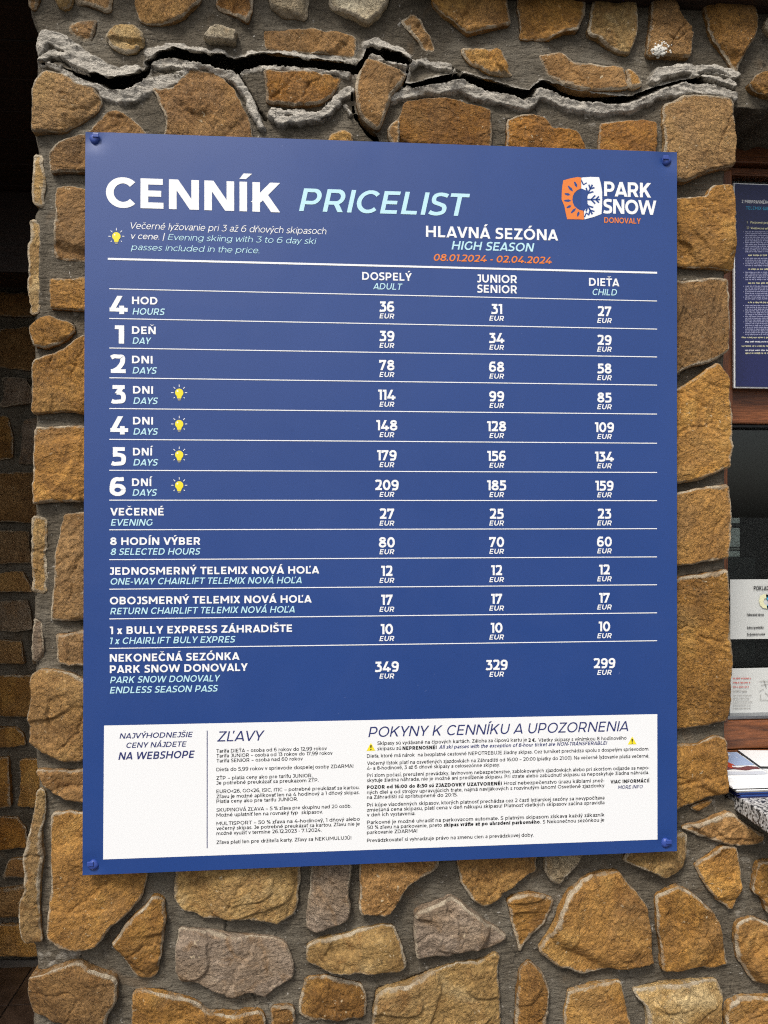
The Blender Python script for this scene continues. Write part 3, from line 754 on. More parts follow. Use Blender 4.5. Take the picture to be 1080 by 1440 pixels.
S = [  # outline in photo points, kind, proudness, options
 # --- above the crack
 ([(40,-40),(66,-40),(58,6),(50,17),(42,12)], 'brown', .018, {'depth': .1}),
 ([(76,-30),(104,-30),(104,6),(94,14),(80,8)], 'golden', .026, {}),
 ([(108,-40),(164,-40),(158,18),(150,22),(128,14),(107,8)], 'brown', .016, {}),
 ([(190,-40),(292,-40),(285,0),(262,25),(250,32),(210,34),(197,28),(190,2)], 'ochre', .028, {'chip': .5}),
 ([(96,38),(116,31),(140,28),(136,48),(131,61),(115,59),(104,50)], 'rust', .016, {}),
 ([(150,52),(167,37),(188,36),(202,52),(204,66),(192,80),(176,78),(158,66)], 'golden', .024, {'rough': 1.5}),
 ([(285,54),(297,40),(310,36),(335,45),(333,67),(310,62),(290,60)], 'pale', .03, {'rough': 1.3}),
 ([(306,-40),(356,-40),(357,5),(354,25),(350,37),(318,20),(303,12)], 'rust', .022, {}),
 ([(372,-30),(434,-30),(434,5),(432,29),(398,27),(380,14)], 'pale', .026, {'chip': 1.3}),
 ([(462,-30),(556,-30),(548,8),(528,25),(516,36),(490,22),(464,12)], 'pale', .034, {'rough': 1.3}),
 ([(369,41),(440,42),(500,52),(498,80),(450,76),(371,68)], 'brown', .02, {}),
 ([(606,-30),(710,-30),(716,20),(717,36),(657,51),(640,38),(622,22),(608,5)], 'ochre', .03, {'chip': .5}),
 ([(562,29),(580,18),(592,30),(612,64),(610,74),(596,72),(578,48)], 'brown', .018, {}),
 ([(649,66),(700,72),(712,90),(722,108),(692,104),(668,92),(650,78)], 'ochre', .026, {'chip': 1.4}),
 ([(729,-20),(822,-20),(822,15),(815,46),(790,50),(768,59),(730,54)], 'ochre', .028, {}),
 ([(756,76),(790,76),(812,90),(850,90),(878,94),(884,128),(850,130),(815,129),(790,120),(768,106)], 'brown', .02, {'chip': .6}),
 ([(880,98),(893,104),(903,120),(889,130),(882,128)], 'ochre', .018, {}),
 ([(838,-20),(892,-20),(896,30),(892,55),(885,79),(866,77),(842,62),(826,48)], 'golden', .028, {}),
 ([(914,-10),(945,-10),(955,25),(970,45),(970,81),(911,79),(913,40)], 'brown', .034, {'chip': .6}),
 ([(985,-5),(1050,-5),(1063,28),(1062,45),(1046,75),(1036,104),(1029,96),(1008,64),(992,30)], 'ochre', .028, {'chip': 1.3}),
 ([(1072,40),(1080,25),(1120,20),(1120,60),(1082,52)], 'pale', .026, {}),
 ([(1048,122),(1064,105),(1085,96),(1150,95),(1150,140),(1085,140),(1060,134)], 'ochre', .028, {}),
 # --- between crack and board
 ([(45,122),(62,99),(90,104),(108,118),(135,128),(145,142),(138,155),(90,186),(46,190)], 'ochre', .03, {'depth': .13, 'chip': .5}),
 ([(118,188),(160,153),(182,164),(206,190),(206,225),(118,225)], 'brown', .018, {}),
 ([(212,123),(240,124),(258,106),(268,96),(290,101),(306,105),(330,124),(342,150),(352,172),(356,215),(230,215),(232,165),(222,145)], 'rust', .028, {'chip': 1.4}),
 ([(370,100),(430,103),(484,108),(470,132),(452,149),(400,148),(375,146)], 'rust', .024, {'chip': .7}),
 ([(503,110),(517,84),(540,91),(562,99),(573,104),(566,120),(552,132),(545,155),(534,182),(528,185),(505,165),(500,135)], 'brown', .028, {}),
 ([(548,182),(560,168),(562,215),(548,215)], 'brown', .02, {}),
 ([(553,196),(556,172),(570,145),(625,138),(650,143),(692,152),(690,225),(552,225)], 'rust', .028, {'chip': .8}),
 ([(462,194),(480,183),(495,190),(495,215),(462,215)], 'ochre', .016, {}),
 ([(711,165),(735,158),(768,168),(778,182),(812,184),(822,208),(822,235),(710,235)], 'rust', .022, {}),
 ([(844,173),(885,170),(922,174),(920,245),(840,245)], 'rust', .024, {'chip': 1.2}),
 ([(932,146),(960,134),(1000,132),(1030,142),(1031,200),(1029,236),(990,245),(957,258),(930,262)], 'ochre', .034, {'depth': .15, 'chip': .35}),
 # --- left edge
 ([(47,216),(64,217),(64,255),(62,293),(47,287)], 'golden', .016, {'depth': .1}),
 ([(43,308),(58,312),(58,370),(57,442),(42,442),(39,405),(42,360)], 'golden', .012, {'depth': .12, 'rough': 1.4}),
 ([(72,215),(80,202),(118,188),(150,195),(150,246),(73,246)], 'brown', .026, {}),
 ([(77,262),(150,266),(150,374),(76,361)], 'brown', .024, {}),
 ([(70,391),(150,390),(150,438),(69,436)], 'ochre', .026, {'chip': .5}),
 ([(43,460),(66,445),(104,452),(109,466),(93,480),(66,493),(48,491),(44,475)], 'ochre', .028, {'depth': .1}),
 ([(46,508),(80,495),(118,472),(150,468),(150,585),(100,581),(47,580)], 'ochre', .03, {'depth': .14, 'chip': .5}),
 ([(48,601),(150,598),(150,702),(90,706),(47,712),(46,660)], 'ochre', .03, {'depth': .14, 'chip': .7}),
 ([(45,726),(65,729),(66,790),(65,835),(46,834),(43,800)], 'golden', .016, {'depth': .12, 'rough': 1.5}),
 ([(88,722),(150,718),(150,872),(71,872),(76,810)], 'brown', .026, {'chip': .6}),
 ([(45,868),(62,872),(61,925),(46,930)], 'grey', .012, {'depth': .1, 'rough': 1.3}),
 ([(78,890),(150,885),(150,940),(81,936)], 'brown', .026, {}),
 ([(44,950),(60,940),(150,958),(150,1072),(92,1070),(60,1056),(43,1045),(42,1000)], 'ochre', .032, {'depth': .14}),
 ([(50,1082),(80,1080),(150,1084),(150,1130),(95,1122),(60,1105)], 'brown', .03, {'depth': .08}),
 ([(55,1110),(62,1115),(60,1190),(59,1300),(62,1325),(31,1326),(27,1272),(34,1255),(36,1200),(45,1150)], 'golden', .03, {'depth': .13, 'rough': 1.0, 'chip': .5}),
 # --- right edge
 ([(930,282),(992,278),(1000,264),(1028,262),(1032,290),(1030,378),(993,377),(930,372)], 'ochre', .032, {'depth': .15}),
 ([(930,394),(990,392),(1024,390),(1026,440),(1024,495),(990,511),(930,534)], 'brown', .03, {'depth': .14}),
 ([(930,560),(975,533),(1007,511),(1024,533),(1026,590),(1026,658),(990,672),(930,688)], 'ochre', .032, {'depth': .15, 'chip': .6}),
 ([(930,700),(975,686),(1023,682),(1024,740),(1022,786),(990,791),(930,797)], 'ochre', .03, {'depth': .15, 'chip': .4}),
 ([(930,826),(962,808),(1022,800),(1026,870),(1027,960),(1024,1014),(995,1021),(930,1025)], 'ochre', .034, {'depth': .16, 'chip': .3}),
 ([(930,1046),(975,1050),(1008,1036),(1021,1042),(1021,1115),(988,1121),(930,1150)], 'ochre', .03, {'depth': .15}),
 ([(968,1135),(985,1125),(1003,1123),(997,1133),(980,1141)], 'ochre', .012, {}),
 # --- under the board
 ([(73,1146),(130,1140),(205,1190),(203,1262),(162,1300),(135,1328),(107,1333),(85,1330),(68,1312),(72,1260)], 'ochre', .036, {'chip': 1.1}),
 ([(218,1257),(232,1262),(234,1290),(222,1365),(215,1375),(197,1374),(185,1360),(155,1327),(175,1303),(200,1275)], 'ochre', .03, {}),
 ([(39,1374),(75,1362),(112,1349),(140,1365),(166,1378),(164,1410),(152,1430),(150,1447),(95,1442),(45,1420),(39,1400)], 'brown', .036, {'depth': .14, 'chip': .6}),
 ([(243,1185),(425,1185),(422,1272),(415,1290),(390,1300),(350,1292),(292,1290),(257,1280),(245,1260)], 'golden', .034, {'rough': 1.5}),
 ([(249,1324),(252,1304),(290,1308),(380,1318),(402,1326),(413,1360),(412,1375),(372,1405),(352,1396),(322,1404),(300,1396),(277,1381),(251,1381),(245,1362)], 'grey', .036, {'chip': 1.4}),
 ([(186,1394),(225,1391),(245,1397),(276,1406),(294,1420),(330,1421),(365,1421),(375,1435),(370,1475),(183,1475)], 'ochre', .03, {}),
 ([(382,1416),(400,1412),(414,1414),(416,1460),(380,1460)], 'ochre', .022, {}),
 ([(443,1185),(492,1185),(493,1275),(490,1292),(445,1310),(429,1305),(436,1245)], 'grey', .028, {}),
 ([(430,1328),(450,1322),(490,1312),(540,1302),(554,1302),(565,1325),(573,1360),(562,1368),(500,1368),(462,1366),(440,1360),(431,1352)], 'golden', .034, {'chip': 1.3}),
 ([(422,1410),(431,1375),(460,1371),(510,1382),(513,1405),(512,1430),(490,1433),(460,1436),(437,1438),(422,1425)], 'ochre', .026, {}),
 ([(430,1452),(470,1446),(512,1444),(514,1480),(430,1480)], 'brown', .02, {}),
 ([(507,1220),(507,1185),(620,1185),(618,1222),(578,1240),(553,1272),(545,1282),(505,1283),(505,1250)], 'brown', .034, {}),
 ([(579,1315),(584,1282),(597,1273),(620,1266),(632,1259),(655,1276),(680,1295),(713,1318),(700,1330),(684,1336),(650,1335),(630,1343),(585,1348)], 'grey', .036, {'chip': 1.4}),
 ([(527,1392),(570,1380),(605,1364),(660,1352),(700,1344),(703,1400),(710,1470),(520,1470),(522,1420)], 'golden', .034, {'rough': 1.6, 'chip': 1.3}),
 ([(635,1180),(755,1180),(752,1225),(735,1233),(710,1252),(696,1272),(683,1278),(660,1262),(647,1240)], 'ochre', .034, {}),
 ([(710,1265),(720,1258),(745,1252),(778,1264),(765,1297),(747,1315),(738,1328),(731,1341),(722,1310)], 'ochre', .026, {}),
 ([(765,1222),(766,1185),(830,1185),(812,1212),(787,1248),(770,1236)], 'pale', .028, {}),
 ([(819,1237),(845,1225),(869,1223),(878,1238),(907,1269),(915,1310),(920,1354),(877,1361),(815,1371),(781,1360),(757,1337),(775,1306),(793,1266)], 'ochre', .04, {}),
 ([(722,1440),(725,1390),(731,1362),(744,1349),(762,1370),(775,1392),(768,1430),(765,1470),(722,1470)], 'ochre', .028, {}),
 ([(797,1391),(850,1380),(873,1379),(880,1410),(890,1450),(890,1475),(793,1475),(795,1420)], 'ochre', .03, {'chip': .6}),
 ([(875,1210),(885,1180),(965,1172),(968,1200),(958,1220),(930,1234),(905,1222)], 'golden', .028, {}),
 ([(923,1258),(950,1242),(967,1253),(1001,1278),(1011,1307),(1026,1358),(975,1361),(932,1363),(928,1340),(923,1310)], 'ochre', .034, {}),
 ([(976,1219),(1008,1194),(1020,1190),(1036,1190),(1044,1225),(1045,1245),(1036,1270),(1028,1280),(1010,1268),(990,1242)], 'ochre', .036, {}),
 ([(958,1164),(985,1156),(1012,1145),(1025,1141),(1045,1158),(1075,1173),(1070,1184),(1025,1186),(990,1178)], 'brown', .03, {}),
 ([(1064,1213),(1070,1209),(1130,1212),(1130,1285),(1078,1282),(1068,1262),(1055,1255)], 'ochre', .034, {}),
 ([(1030,1322),(1036,1300),(1058,1289),(1082,1298),(1105,1320),(1105,1375),(1080,1382),(1062,1381),(1036,1352)], 'ochre', .036, {'chip': 1.3}),
 ([(889,1392),(930,1380),(1008,1376),(1017,1398),(1014,1428),(1000,1460),(1000,1475),(915,1475),(905,1415)], 'golden', .032, {}),
 ([(1020,1412),(1042,1400),(1120,1398),(1120,1475),(1018,1475)], 'ochre', .03, {}),
]
heights = {}
for i, (pl, kd, pr, op) in enumerate(S):
    my = sum(q[1] for q in pl)/len(pl)
    if 45 < my < 150 and 'depth' not in op: op = dict(op, depth=.010)
    o, hf = stone(WALL, pl, kd, pr, seed=i+11, **op)
    if i == 18:
        splash_h, splash_stone = hf, o

# white splash on one stone over the crack
sv, sf = [], []
rr = np.random.RandomState(4)
for k in range(150):
    an = rr.uniform(0, 2*math.pi); ra = abs(rr.normal(0, 1))
    cxp = 927+ra*9*math.cos(an)*1.1+ra*1.5; cyp = 71+ra*6.5*math.sin(an)-abs(ra)*1.0
    if cyp > 77.5 or cxp < 914: continue
    q = P(cxp, cyp, YM-.022)
    yy = splash_h(q[0], q[2])
    r0 = rr.uniform(.0012, .0042)*(1.2-min(ra, 2.2)*.4)
    i0 = len(sv); n = 8
    for layer, (rad, dy) in enumerate(((1.0, 0.0012), (0.75, -0.0001), (0.3, -0.0003))):
        for j in range(n):
            jj = rr.uniform(.7, 1.25)
            sv.append((q[0]+rad*r0*jj*math.cos(j*2*math.pi/n), yy+dy, q[2]+rad*r0*jj*math.sin(j*2*math.pi/n)))
    for lay in range(2):
        for j in range(n):
            a_ = i0+lay*n+j; b_ = i0+lay*n+(j+1) % n
            sf.append((a_, b_, b_+n, a_+n))
    sf.append(tuple(range(i0+2*n, i0+3*n)))
v, c = centred(sv)
link('white_splash', mesh('white_splash', v, sf, True), M['dropping'], splash_stone, c)['label'] = 'spattered white splash dried on the stone'

# ---- mortar sheet with the crack
def W2(pts): return np.array([P(x, y, YM-.010)[[0, 2]] for x, y in pts])
PXM = 0.00123  # metres per photo point at the wall
CR = [
 [(54,88,1.2),(75,91,1.6),(95,99,2),(118,108,2.5),(140,113,5),(150,118,7),(163,120,7.5),(180,118,6.5),(195,111,6),(204,103,4),(209,94,2.5),(208,88,3),(225,79,5),(245,75,5.5),(265,80,7),(290,84,8),(310,88,9),(330,93,9),(342,88,7.5),(370,83,6.5),(400,86,7),(430,91,6.5),(460,93,6.5),(490,96,6.5),(502,98,5),(512,84,3),(520,71,5),(540,76,5.5),(560,83,6),(575,90,4)],
 [(575,90,2),(572,105,1.5),(567,119,2.5),(580,122,5),(600,117,6),(630,111,6),(655,108,6),(665,113,7),(690,120,7),(715,128,7),(740,134,7),(746,135,5),(753,124,4),(762,119,5.5),(780,125,7),(800,133,7),(815,136,6.5),(840,140,7),(870,142,7),(890,141,6.5),(905,134,5.5),(930,124,4.5),(955,116,3.5),(980,112,3),(1000,118,2),(1018,126,2.2),(1034,131,2.2)],
 [(207,92,1.5),(225,98,1),(245,104,.8),(256,106,.8)],
 [(497,106,.8),(494,130,.9),(498,158,2.5),(512,178,4),(528,192,4.5),(532,200,4)],
 [(400,153,1),(430,156,1),(452,156,1),(468,140,.9)],
 [(64,86,1),(85,82,1.2),(103,94,1.4),(125,104,1)],
 [(638,106,1.2),(637,92,1.2),(652,104,1)],
 [(318,1291,1.3),(318,1300,.9),(317,1309,.7)],
 [(336,104,1),(352,128,1),(364,152,1),(373,165,2.5)],
 [(982,108,1),(990,102,1),(1010,103,.8),(1026,108,.8)],
 [(112,1348,.6),(116,1336,.6)],
]
RB = [  # pale squeezed-out ribs of mortar along the crack: points, radius, height
 ([(53,66),(64,50),(82,56),(100,68),(122,86),(145,99),(168,106),(190,100)], 10, .024),
 ([(56,84),(72,76),(88,78),(105,91),(125,102),(148,108)], 5, .024),
 ([(68,92),(88,101),(106,113),(128,121),(150,127)], 4, .022),
 ([(150,131),(172,137),(190,134),(210,118),(242,112),(262,106)], 9, .020),
 ([(216,92),(240,86),(262,92)], 7, .016),
 ([(210,74),(240,65),(262,68),(290,72),(312,76)], 5, .014),
 ([(262,95),(292,97),(312,104),(332,113),(347,133),(357,156),(367,178)], 5, .026),
 ([(384,160),(396,172),(422,168),(452,163),(466,150),(480,136),(492,129)], 6.5, .032),
 ([(384,156),(400,160),(425,160)], 5, .028),
 ([(487,148),(493,160)], 3.5, .018),
 ([(352,76),(400,77),(450,81),(498,85)], 5, .014),
 ([(370,96),(430,100),(488,105)], 4, .022),
 ([(516,62),(530,60),(556,72),(574,82)], 6, .016),
 ([(520,82),(545,88),(570,96)], 4, .024),
 ([(555,138),(587,128),(625,122),(650,120),(672,134),(712,142),(740,149),(748,140),(756,130),(776,138),(800,148),(830,153),(860,154),(892,149),(922,134),(960,126),(1000,128),(1030,139)], 7.5, .026),
 ([(578,92),(592,86),(618,92),(636,96)], 5, .018),
 ([(560,68),(575,80)], 5, .014),
 ([(920,112),(930,101),(960,97),(997,99),(1032,104)], 7.5, .028),
 ([(975,106),(1000,110),(1031,119)], 4.5, .024),
]
LB = [(42,-60),(43,10),(47,30),(54,50),(52,60),(51,85),(52,105),(49,190),(52,215),(54,293),(49,302),(46,450),(49,570),(50,592),(49,700),(47,870),(47,940),(48,1070),(52,1100),(54,1112),(47,1180),(42,1320),(49,1332),(50,1360),(48,1380),(46,1420),(43,1440),(43,1500)]
lbw = np.array([P(x, y, YM)[[0, 2]] for x, y in LB])
ZT, ZB = 2.42, 0.0
def xl(z):
    zz = lbw[::-1, 1]; xx = lbw[::-1, 0]
    return np.interp(z, zz, xx)
XR = P(1021, 700, YM)[0]
z_open_t = P(1060, 152, YM)[2]; z_open_b = P(1030, 1124, YM)[2]
zc0 = P(500, 205, YM)[2]; zc1 = P(500, 45, YM)[2]
zrows = []
z = ZT
while z > ZB:
    zrows.append(z)
    z -= 0.0019 if zc0 < z < zc1 else (0.003 if z > 0.55 else 0.012)
zrows.append(ZB)
zrows = np.array(zrows)
it_ = int(np.argmin(abs(zrows-z_open_t))); ib_ = int(np.argmin(abs(zrows-z_open_b)))
NU = 470
XE0, XE1 = 1.42, 2.1
extra = np.concatenate([XR+np.arange(1, 48)*0.0027, np.linspace(XR+0.15, XE0, 40), np.linspace(XE0+.03, XE1, 16)])
u = np.linspace(0, 1, NU)
XX = np.zeros((len(zrows), NU+len(extra))); ZZ = np.repeat(zrows[:, None], NU+len(extra), 1)
xlz = xl(zrows)+0.0035*fbm(zrows*22, zrows*0, 3, 3)
XX[:, :NU] = xlz[:, None]+(XR-xlz[:, None])*u[None, :]
XX[:, NU:] = extra[None, :]
iE = NU+47+39   # column at XE0
# distances to stones
DS = np.full(XX.shape, 1.0); UN = np.zeros(XX.shape, bool)
for pl in STONES:
    a0, b0 = pl.min(0)-.03, pl.max(0)+.03
    mk = (XX > a0[0]) & (XX < b0[0]) & (ZZ > a0[1]) & (ZZ < b0[1])
    if not mk.any(): continue
    xs_, zs_ = XX[mk], ZZ[mk]
    d_ = seg_dist(xs_, zs_, pl); DS[mk] = np.minimum(DS[mk], d_)
    UN[mk] |= inside(xs_, zs_, pl) & (d_ > .004)
H = 0.0035+0.0030*np.exp(-DS/0.008)+0.0035*fbm(XX*9, ZZ*9, 91, 3)+0.0012*fbm(XX*60, ZZ*110, 92, 3)
H = H+0.0016*np.abs(fbm(XX*38+ZZ*20, ZZ*38-XX*14, 97, 3))
lip = np.zeros(XX.shape)
top = ZZ > P(500, 215, YM)[2]
xs_, zs_ = XX[top], ZZ[top]
hh = H[top]; lp = lip[top]
wob = 0.0062*fbm(xs_*42, zs_*42, 120, 4, .6)
for pts, r, hg in RB:
    pw = W2(pts); d_ = seg_dist(xs_, zs_, pw, False)+wob
    R_ = r*PXM
    t_ = np.clip(1-(d_/(R_*1.15))**2, 0, 1)
    hn = (.0035+hg*.40)*sst(0, .42, t_)*(1+.35*fbm(xs_*45, zs_*45, 130, 4, .6))+.0022*fbm(xs_*30+zs_*70, zs_*150, 133, 3)*(t_ > 0)+.0022*fbm(xs_*120, zs_*120, 135, 4, .65)*(t_ > 0)
    hh = np.where(t_ > 0, np.maximum(hh, hn), hh)
    lp = np.maximum(lp, np.clip(2.0-d_/(R_*.72), 0, 1))
H[top] = hh
cut = np.zeros(XX.shape); ED = np.full(XX.shape, .05)
for ci, c_ in enumerate(CR):
    pw = W2([(x, y) for x, y, _ in c_]); ws = np.array([q[2]*PXM*(1.18 if ci < 2 else 1) for q in c_])
    mn, mx = pw.min(0)-.05, pw.max(0)+.05
    mk = (XX > mn[0]) & (XX < mx[0]) & (ZZ > mn[1]) & (ZZ < mx[1])
    xs_, zs_ = XX[mk], ZZ[mk]
    d_, w_ = seg_dist(xs_, zs_, pw, False, ws)
    e_ = d_-w_*1.0+0.0020*fbm(xs_*85, zs_*85, 140, 3, .6)*(w_ > .003)+0.0008*vn(xs_*200, zs_*200, 5)
    dep = 0.13 if ci < 2 else (0.1 if ci == 3 else 0.014)
    if ci in (0, 1, 3): ED[mk] = np.minimum(ED[mk], e_)
    else: cut[mk] = np.maximum(cut[mk], dep*sst(0.0006, -0.0009, e_))
    if ci < 2:
        f_ = np.clip(1-e_/0.008, 0, 1)*.75
        lip[mk] = np.maximum(lip[mk], f_)
        H[mk] += 0.004*np.exp(-np.maximum(e_, 0)/0.006)
lip[top] = np.maximum(lip[top], lp)
# greyer, dirtier mortar lumps near the bottom left
lip = np.maximum(lip, .45*np.exp(-(((XX-P(75, 1345, YM)[0])/.03)**2+((ZZ-P(75, 1345, YM)[2])/.016)**2)))
lip = np.maximum(lip, .40*np.exp(-(((XX-P(960, 1200, YM)[0])/.03)**2+((ZZ-P(960, 1200, YM)[2])/.02)**2)))
DEEP = ED < 0
cut = np.where(DEEP, 0, cut)
gi, gj = np.gradient(ED)
xj = np.gradient(XX, axis=1)+1e-9; zi = np.gradient(ZZ, axis=0)-1e-9
gx_, gz_ = gj/xj, gi/zi
gl_ = np.hypot(gx_, gz_)+1e-6
ok_ = (ED < 0.0006) & (ED > -.0045)
mvx = np.where(ok_, -np.clip(ED, -.0030, .0006)*gx_/gl_, 0); mvz = np.where(ok_, -np.clip(ED, -.0030, .0006)*gz_/gl_, 0)
Y = YM-H+cut
Y[UN & (cut < .01) & (ED > .002)] += 0.008
# round the outer left edge and the reveal edge
dl = XX-xlz[:, None]
Y += 0.012*np.clip(1-dl/0.012, 0, 1)**2
opn = np.zeros(XX.shape, bool); opn[it_+1:ib_, :] = True
dr = np.where(opn, XR-XX, 1)
Y += 0.012*np.clip(1-dr/0.012, 0, 1)**2*(XX <= XR+1e-6)
# ragged underside of the wall over the window
for r_ in range(max(0, it_-6), it_+1):
    k_ = (r_-(it_-6))/6
    ZZ[r_, NU:] += k_*0.009*fbm(extra*30, extra*0, 55, 3)-k_*.004*0
nr, nc = XX.shape
idx = np.arange(nr*nc).reshape(nr, nc)
V = np.stack([XX+mvx, Y, ZZ+mvz], 2).reshape(-1, 3)
fm = np.ones((nr-1, nc-1), bool)
fm[it_:ib_, NU-1:iE] = False
fm &= ~(DEEP[:-1, :-1] & DEEP[1:, :-1] & DEEP[:-1, 1:] & DEEP[1:, 1:])
r_, c_ = np.where(fm)
FA = np.stack([idx[r_, c_], idx[r_+1, c_], idx[r_+1, c_+1], idx[r_, c_+1]], 1).tolist()
V = V.tolist(); LA = lip.reshape(-1).tolist()
def skirt(ids, yb, flip, wobble=0.004, n=6, inset=(0, 0)):
    """carry an edge of the sheet back into the wall"""
    prev = ids
    y0s = [V[i][1] for i in ids]
    for k in range(1, n+1):
        t = (k/n)**1.6; cur = []
        for i, yy in zip(ids, y0s):
            x, _, z_ = V[i]
            y_ = yy+(yb-yy)*t
            q = wobble*math.sin(x*91+z_*77+y_*63)*math.sin(z_*41+y_*55)
            V.append([x+q*(inset[0] != 0)+inset[0]*t, y_, z_+q*(inset[1] != 0)+inset[1]*t]); LA.append(0.0); cur.append(len(V)-1)
        for a in range(len(ids)-1):
            f = (prev[a], prev[a+1], cur[a+1], cur[a])
            FA.append(f if flip else f[::-1])
        prev = cur
skirt([int(q) for q in idx[:, 0]], 1.24, False, .006, 14, (.004, 0))
skirt([int(q) for q in idx[it_:ib_+1, NU-1]], 0.24, True, .003, 6, (-.004, 0))
skirt([int(q) for q in idx[it_, NU-1:iE+1]], 0.24, False, .006, 6, (0, .006))
skirt([int(q) for q in idx[ib_, NU-1:iE+1]], 0.24, True, .003, 6, (0, -.004))
skirt([int(q) for q in idx[it_:ib_+1, iE]], 0.24, False, .003, 4, (.004, 0))
# faces of the break, going back into the wall
dflat = (ED < .0008).reshape(-1); ecount = {}
for f in FA:
    if any(q < len(dflat) and dflat[q] for q in f):
        for a in range(len(f)):
            e_ = (f[a], f[(a+1) % len(f)]); kq = (min(e_), max(e_))
            ecount[kq] = None if kq in ecount else e_
bk_ = {}
def backv(i):
    if i not in bk_:
        x, y_, z_ = V[i]
        V.append([x, y_+.05, z_+.027]); LA.append(.1); bk_[i] = len(V)-1
    return bk_[i]
for kq, e_ in ecount.items():
    if e_ is None or max(kq) >= len(dflat) or not (dflat[kq[0]] and dflat[kq[1]]): continue
    FA.append((e_[1], e_[0], backv(e_[0]), backv(e_[1])))
me = mesh('mortar', V, FA, True)
at = me.attributes.new('lip', 'FLOAT', 'POINT'); at.data.foreach_set('value', np.array(LA, np.float32))
link('mortar', me, M['mortar'], WALL, (0, 0, 0))

box('core', float(xl(1.6))+.03, XR-.02, .16, .235, .02, 2.38, M['mortar'], WALL, 0)
# ---- a loose field of stones for parts of walls the photograph does not detail
def field(parent, x0, x1, z0, z1, seed, ym=YM, frame=None, step=0.012, hs_=(.10, .17), ws_=(.10, .24), skip=None, kinds=('ochre', 'brown', 'rust', 'ochre', 'grey'), prot=.022, depth=.03):
    r = random.Random(seed); z = z0; n = 0
    while z < z1-.04:
        h = min(r.uniform(*hs_), z1-z)
        if z1-z-h < .06: h = z1-z
        x = x0
        while x < x1-.03:
            w_ = min(r.uniform(*ws_), x1-x)
            if x1-x-w_ < .06: w_ = x1-x
            g_ = .011; j = lambda k=.014: r.uniform(-k, k)
            a_, b_, c_, d_ = x+g_, x+w_-g_, z+g_, z+h-g_
            pts = [(a_+j(.008), c_+abs(j())), ((a_+b_)/2+j(), c_+abs(j(.008))), (b_+j(.008), c_+abs(j(.02))), (b_-abs(j(.006)), (c_+d_)/2+j()), (b_-abs(j(.03)), d_-abs(j(.008))), ((a_+b_)/2+j(), d_-abs(j(.01))), (a_+abs(j(.02)), d_-abs(j(.02))), (a_+abs(j(.006)), (c_+d_)/2+j())]
            if not (skip and skip((a_+b_)/2, (c_+d_)/2)):
                stone(parent, pts, r.choice(kinds), r.uniform(.7, 1.25)*prot, depth, seed*100+n, step, 1.0, False, ym, frame, 1.0)
            n += 1; x += w_
        z += h
xb0 = xl(0.3)+.004
field(WALL, xb0, XR, 0.01, 0.535, 31)
field(WALL, XR, XE1, 0.01, 0.535, 32)
xr2 = P(1140, 1300, YM)[0]
field(WALL, xr2, XE1, 0.535, z_open_b-.01, 33)
field(WALL, P(1160, 90, YM)[0], XE1, z_open_t+.015, ZT, 34)
field(WALL, XE0+.01, XE1, z_open_b, z_open_t, 35, ws_=(.2, .3))
# left flank of the wall (faces the recess)
fx = float(xl(1.0))
FR = (np.array([[0, 1.0, 0], [-1.0, 0, 0], [0, 0, 1.0]]), np.array([fx, 0, 0]))
# local x -> -y(world)   local y(out = -) -> x
field(WALL, -1.22, -0.15, 0.02, 2.38, 36, ym=-.002, frame=FR, hs_=(.11, .2), ws_=(.14, .3), prot=.014, depth=.01)

# ------------------------------------------------------------------ recess: back wall, added left pier, ceiling
YB = 1.27
BW = empty('stone_wall', (-1.5, YB, 0), 'shaded rubble stone wall at the back of the dark recess, left of the pier', 'wall')
def plain_wall(parent, x0, x1, z0, z1, y, thick, seed, frame=None):
    nx = max(8, int((x1-x0)/.02)); nz = max(8, int((z1-z0)/.02))
    gx, gz = np.meshgrid(np.linspace(x0, x1, nx), np.linspace(z0, z1, nz))
    gy = y-.004*fbm(gx*9, gz*9, seed, 3)-.002*fbm(gx*40, gz*40, seed, 2)
    v = np.stack([gx, gy, gz], 2).reshape(-1, 3)
    id_ = np.arange(nx*nz).reshape(nz, nx)
    f = [(id_[i, j], id_[i, j+1], id_[i+1, j+1], id_[i+1, j]) for i in range(nz-1) for j in range(nx-1)]
    v = v.tolist()
    b = len(v); cs = [(x0, z0), (x1, z0), (x1, z1), (x0, z1)]
    for x, z_ in cs: v.append((x, y+thick, z_))
    corner = [id_[0, 0], id_[0, -1], id_[-1, -1], id_[-1, 0]]
    edges = [list(id_[0, :]), list(id_[:, -1]), list(id_[-1, ::-1]), list(id_[::-1, 0])]
    for k, e in enumerate(edges): f.append(tuple([int(q) for q in e][::-1])+(b+k, b+(k+1) % 4))
    f.append((b+3, b+2, b+1, b))
    v = np.array(v, float)
    if frame is not None: v = v@frame[0].T+frame[1]
    vc, c = centred(v)
    return link('mortar', mesh('mortar', vc, f, True), M['mortar'], parent, c)
plain_wall(BW, -2.6, fx+.3, 0, 2.42, YB, .3, 201)
field(BW, -2.4, fx+.05, 0.0, 2.38, 41, ym=YB, step=.006, hs_=(.09, .20), ws_=(.11, .28), prot=.024, kinds=('ochre', 'brown', 'ochre', 'rust', 'grey'))
LP = empty('stone_wall', (-2.2, 0, 0), 'added stone pier out of view, keeping light out of the recess from the far left', 'wall')  # unseen pier, added to stop light entering the recess from the left
plain_wall(LP, -2.6, -1.60, 0, 2.42, 0, 1.2, 202)
field(LP, -2.59, -1.61, 0.01, 2.4, 42, ym=0, step=.012)
LT = empty('added_lintel', (-1.0, .1, 2.2), 'dark timber lintel added deep in the recess to shade its top', 'beam')  # lintel added to darken the top of the recess
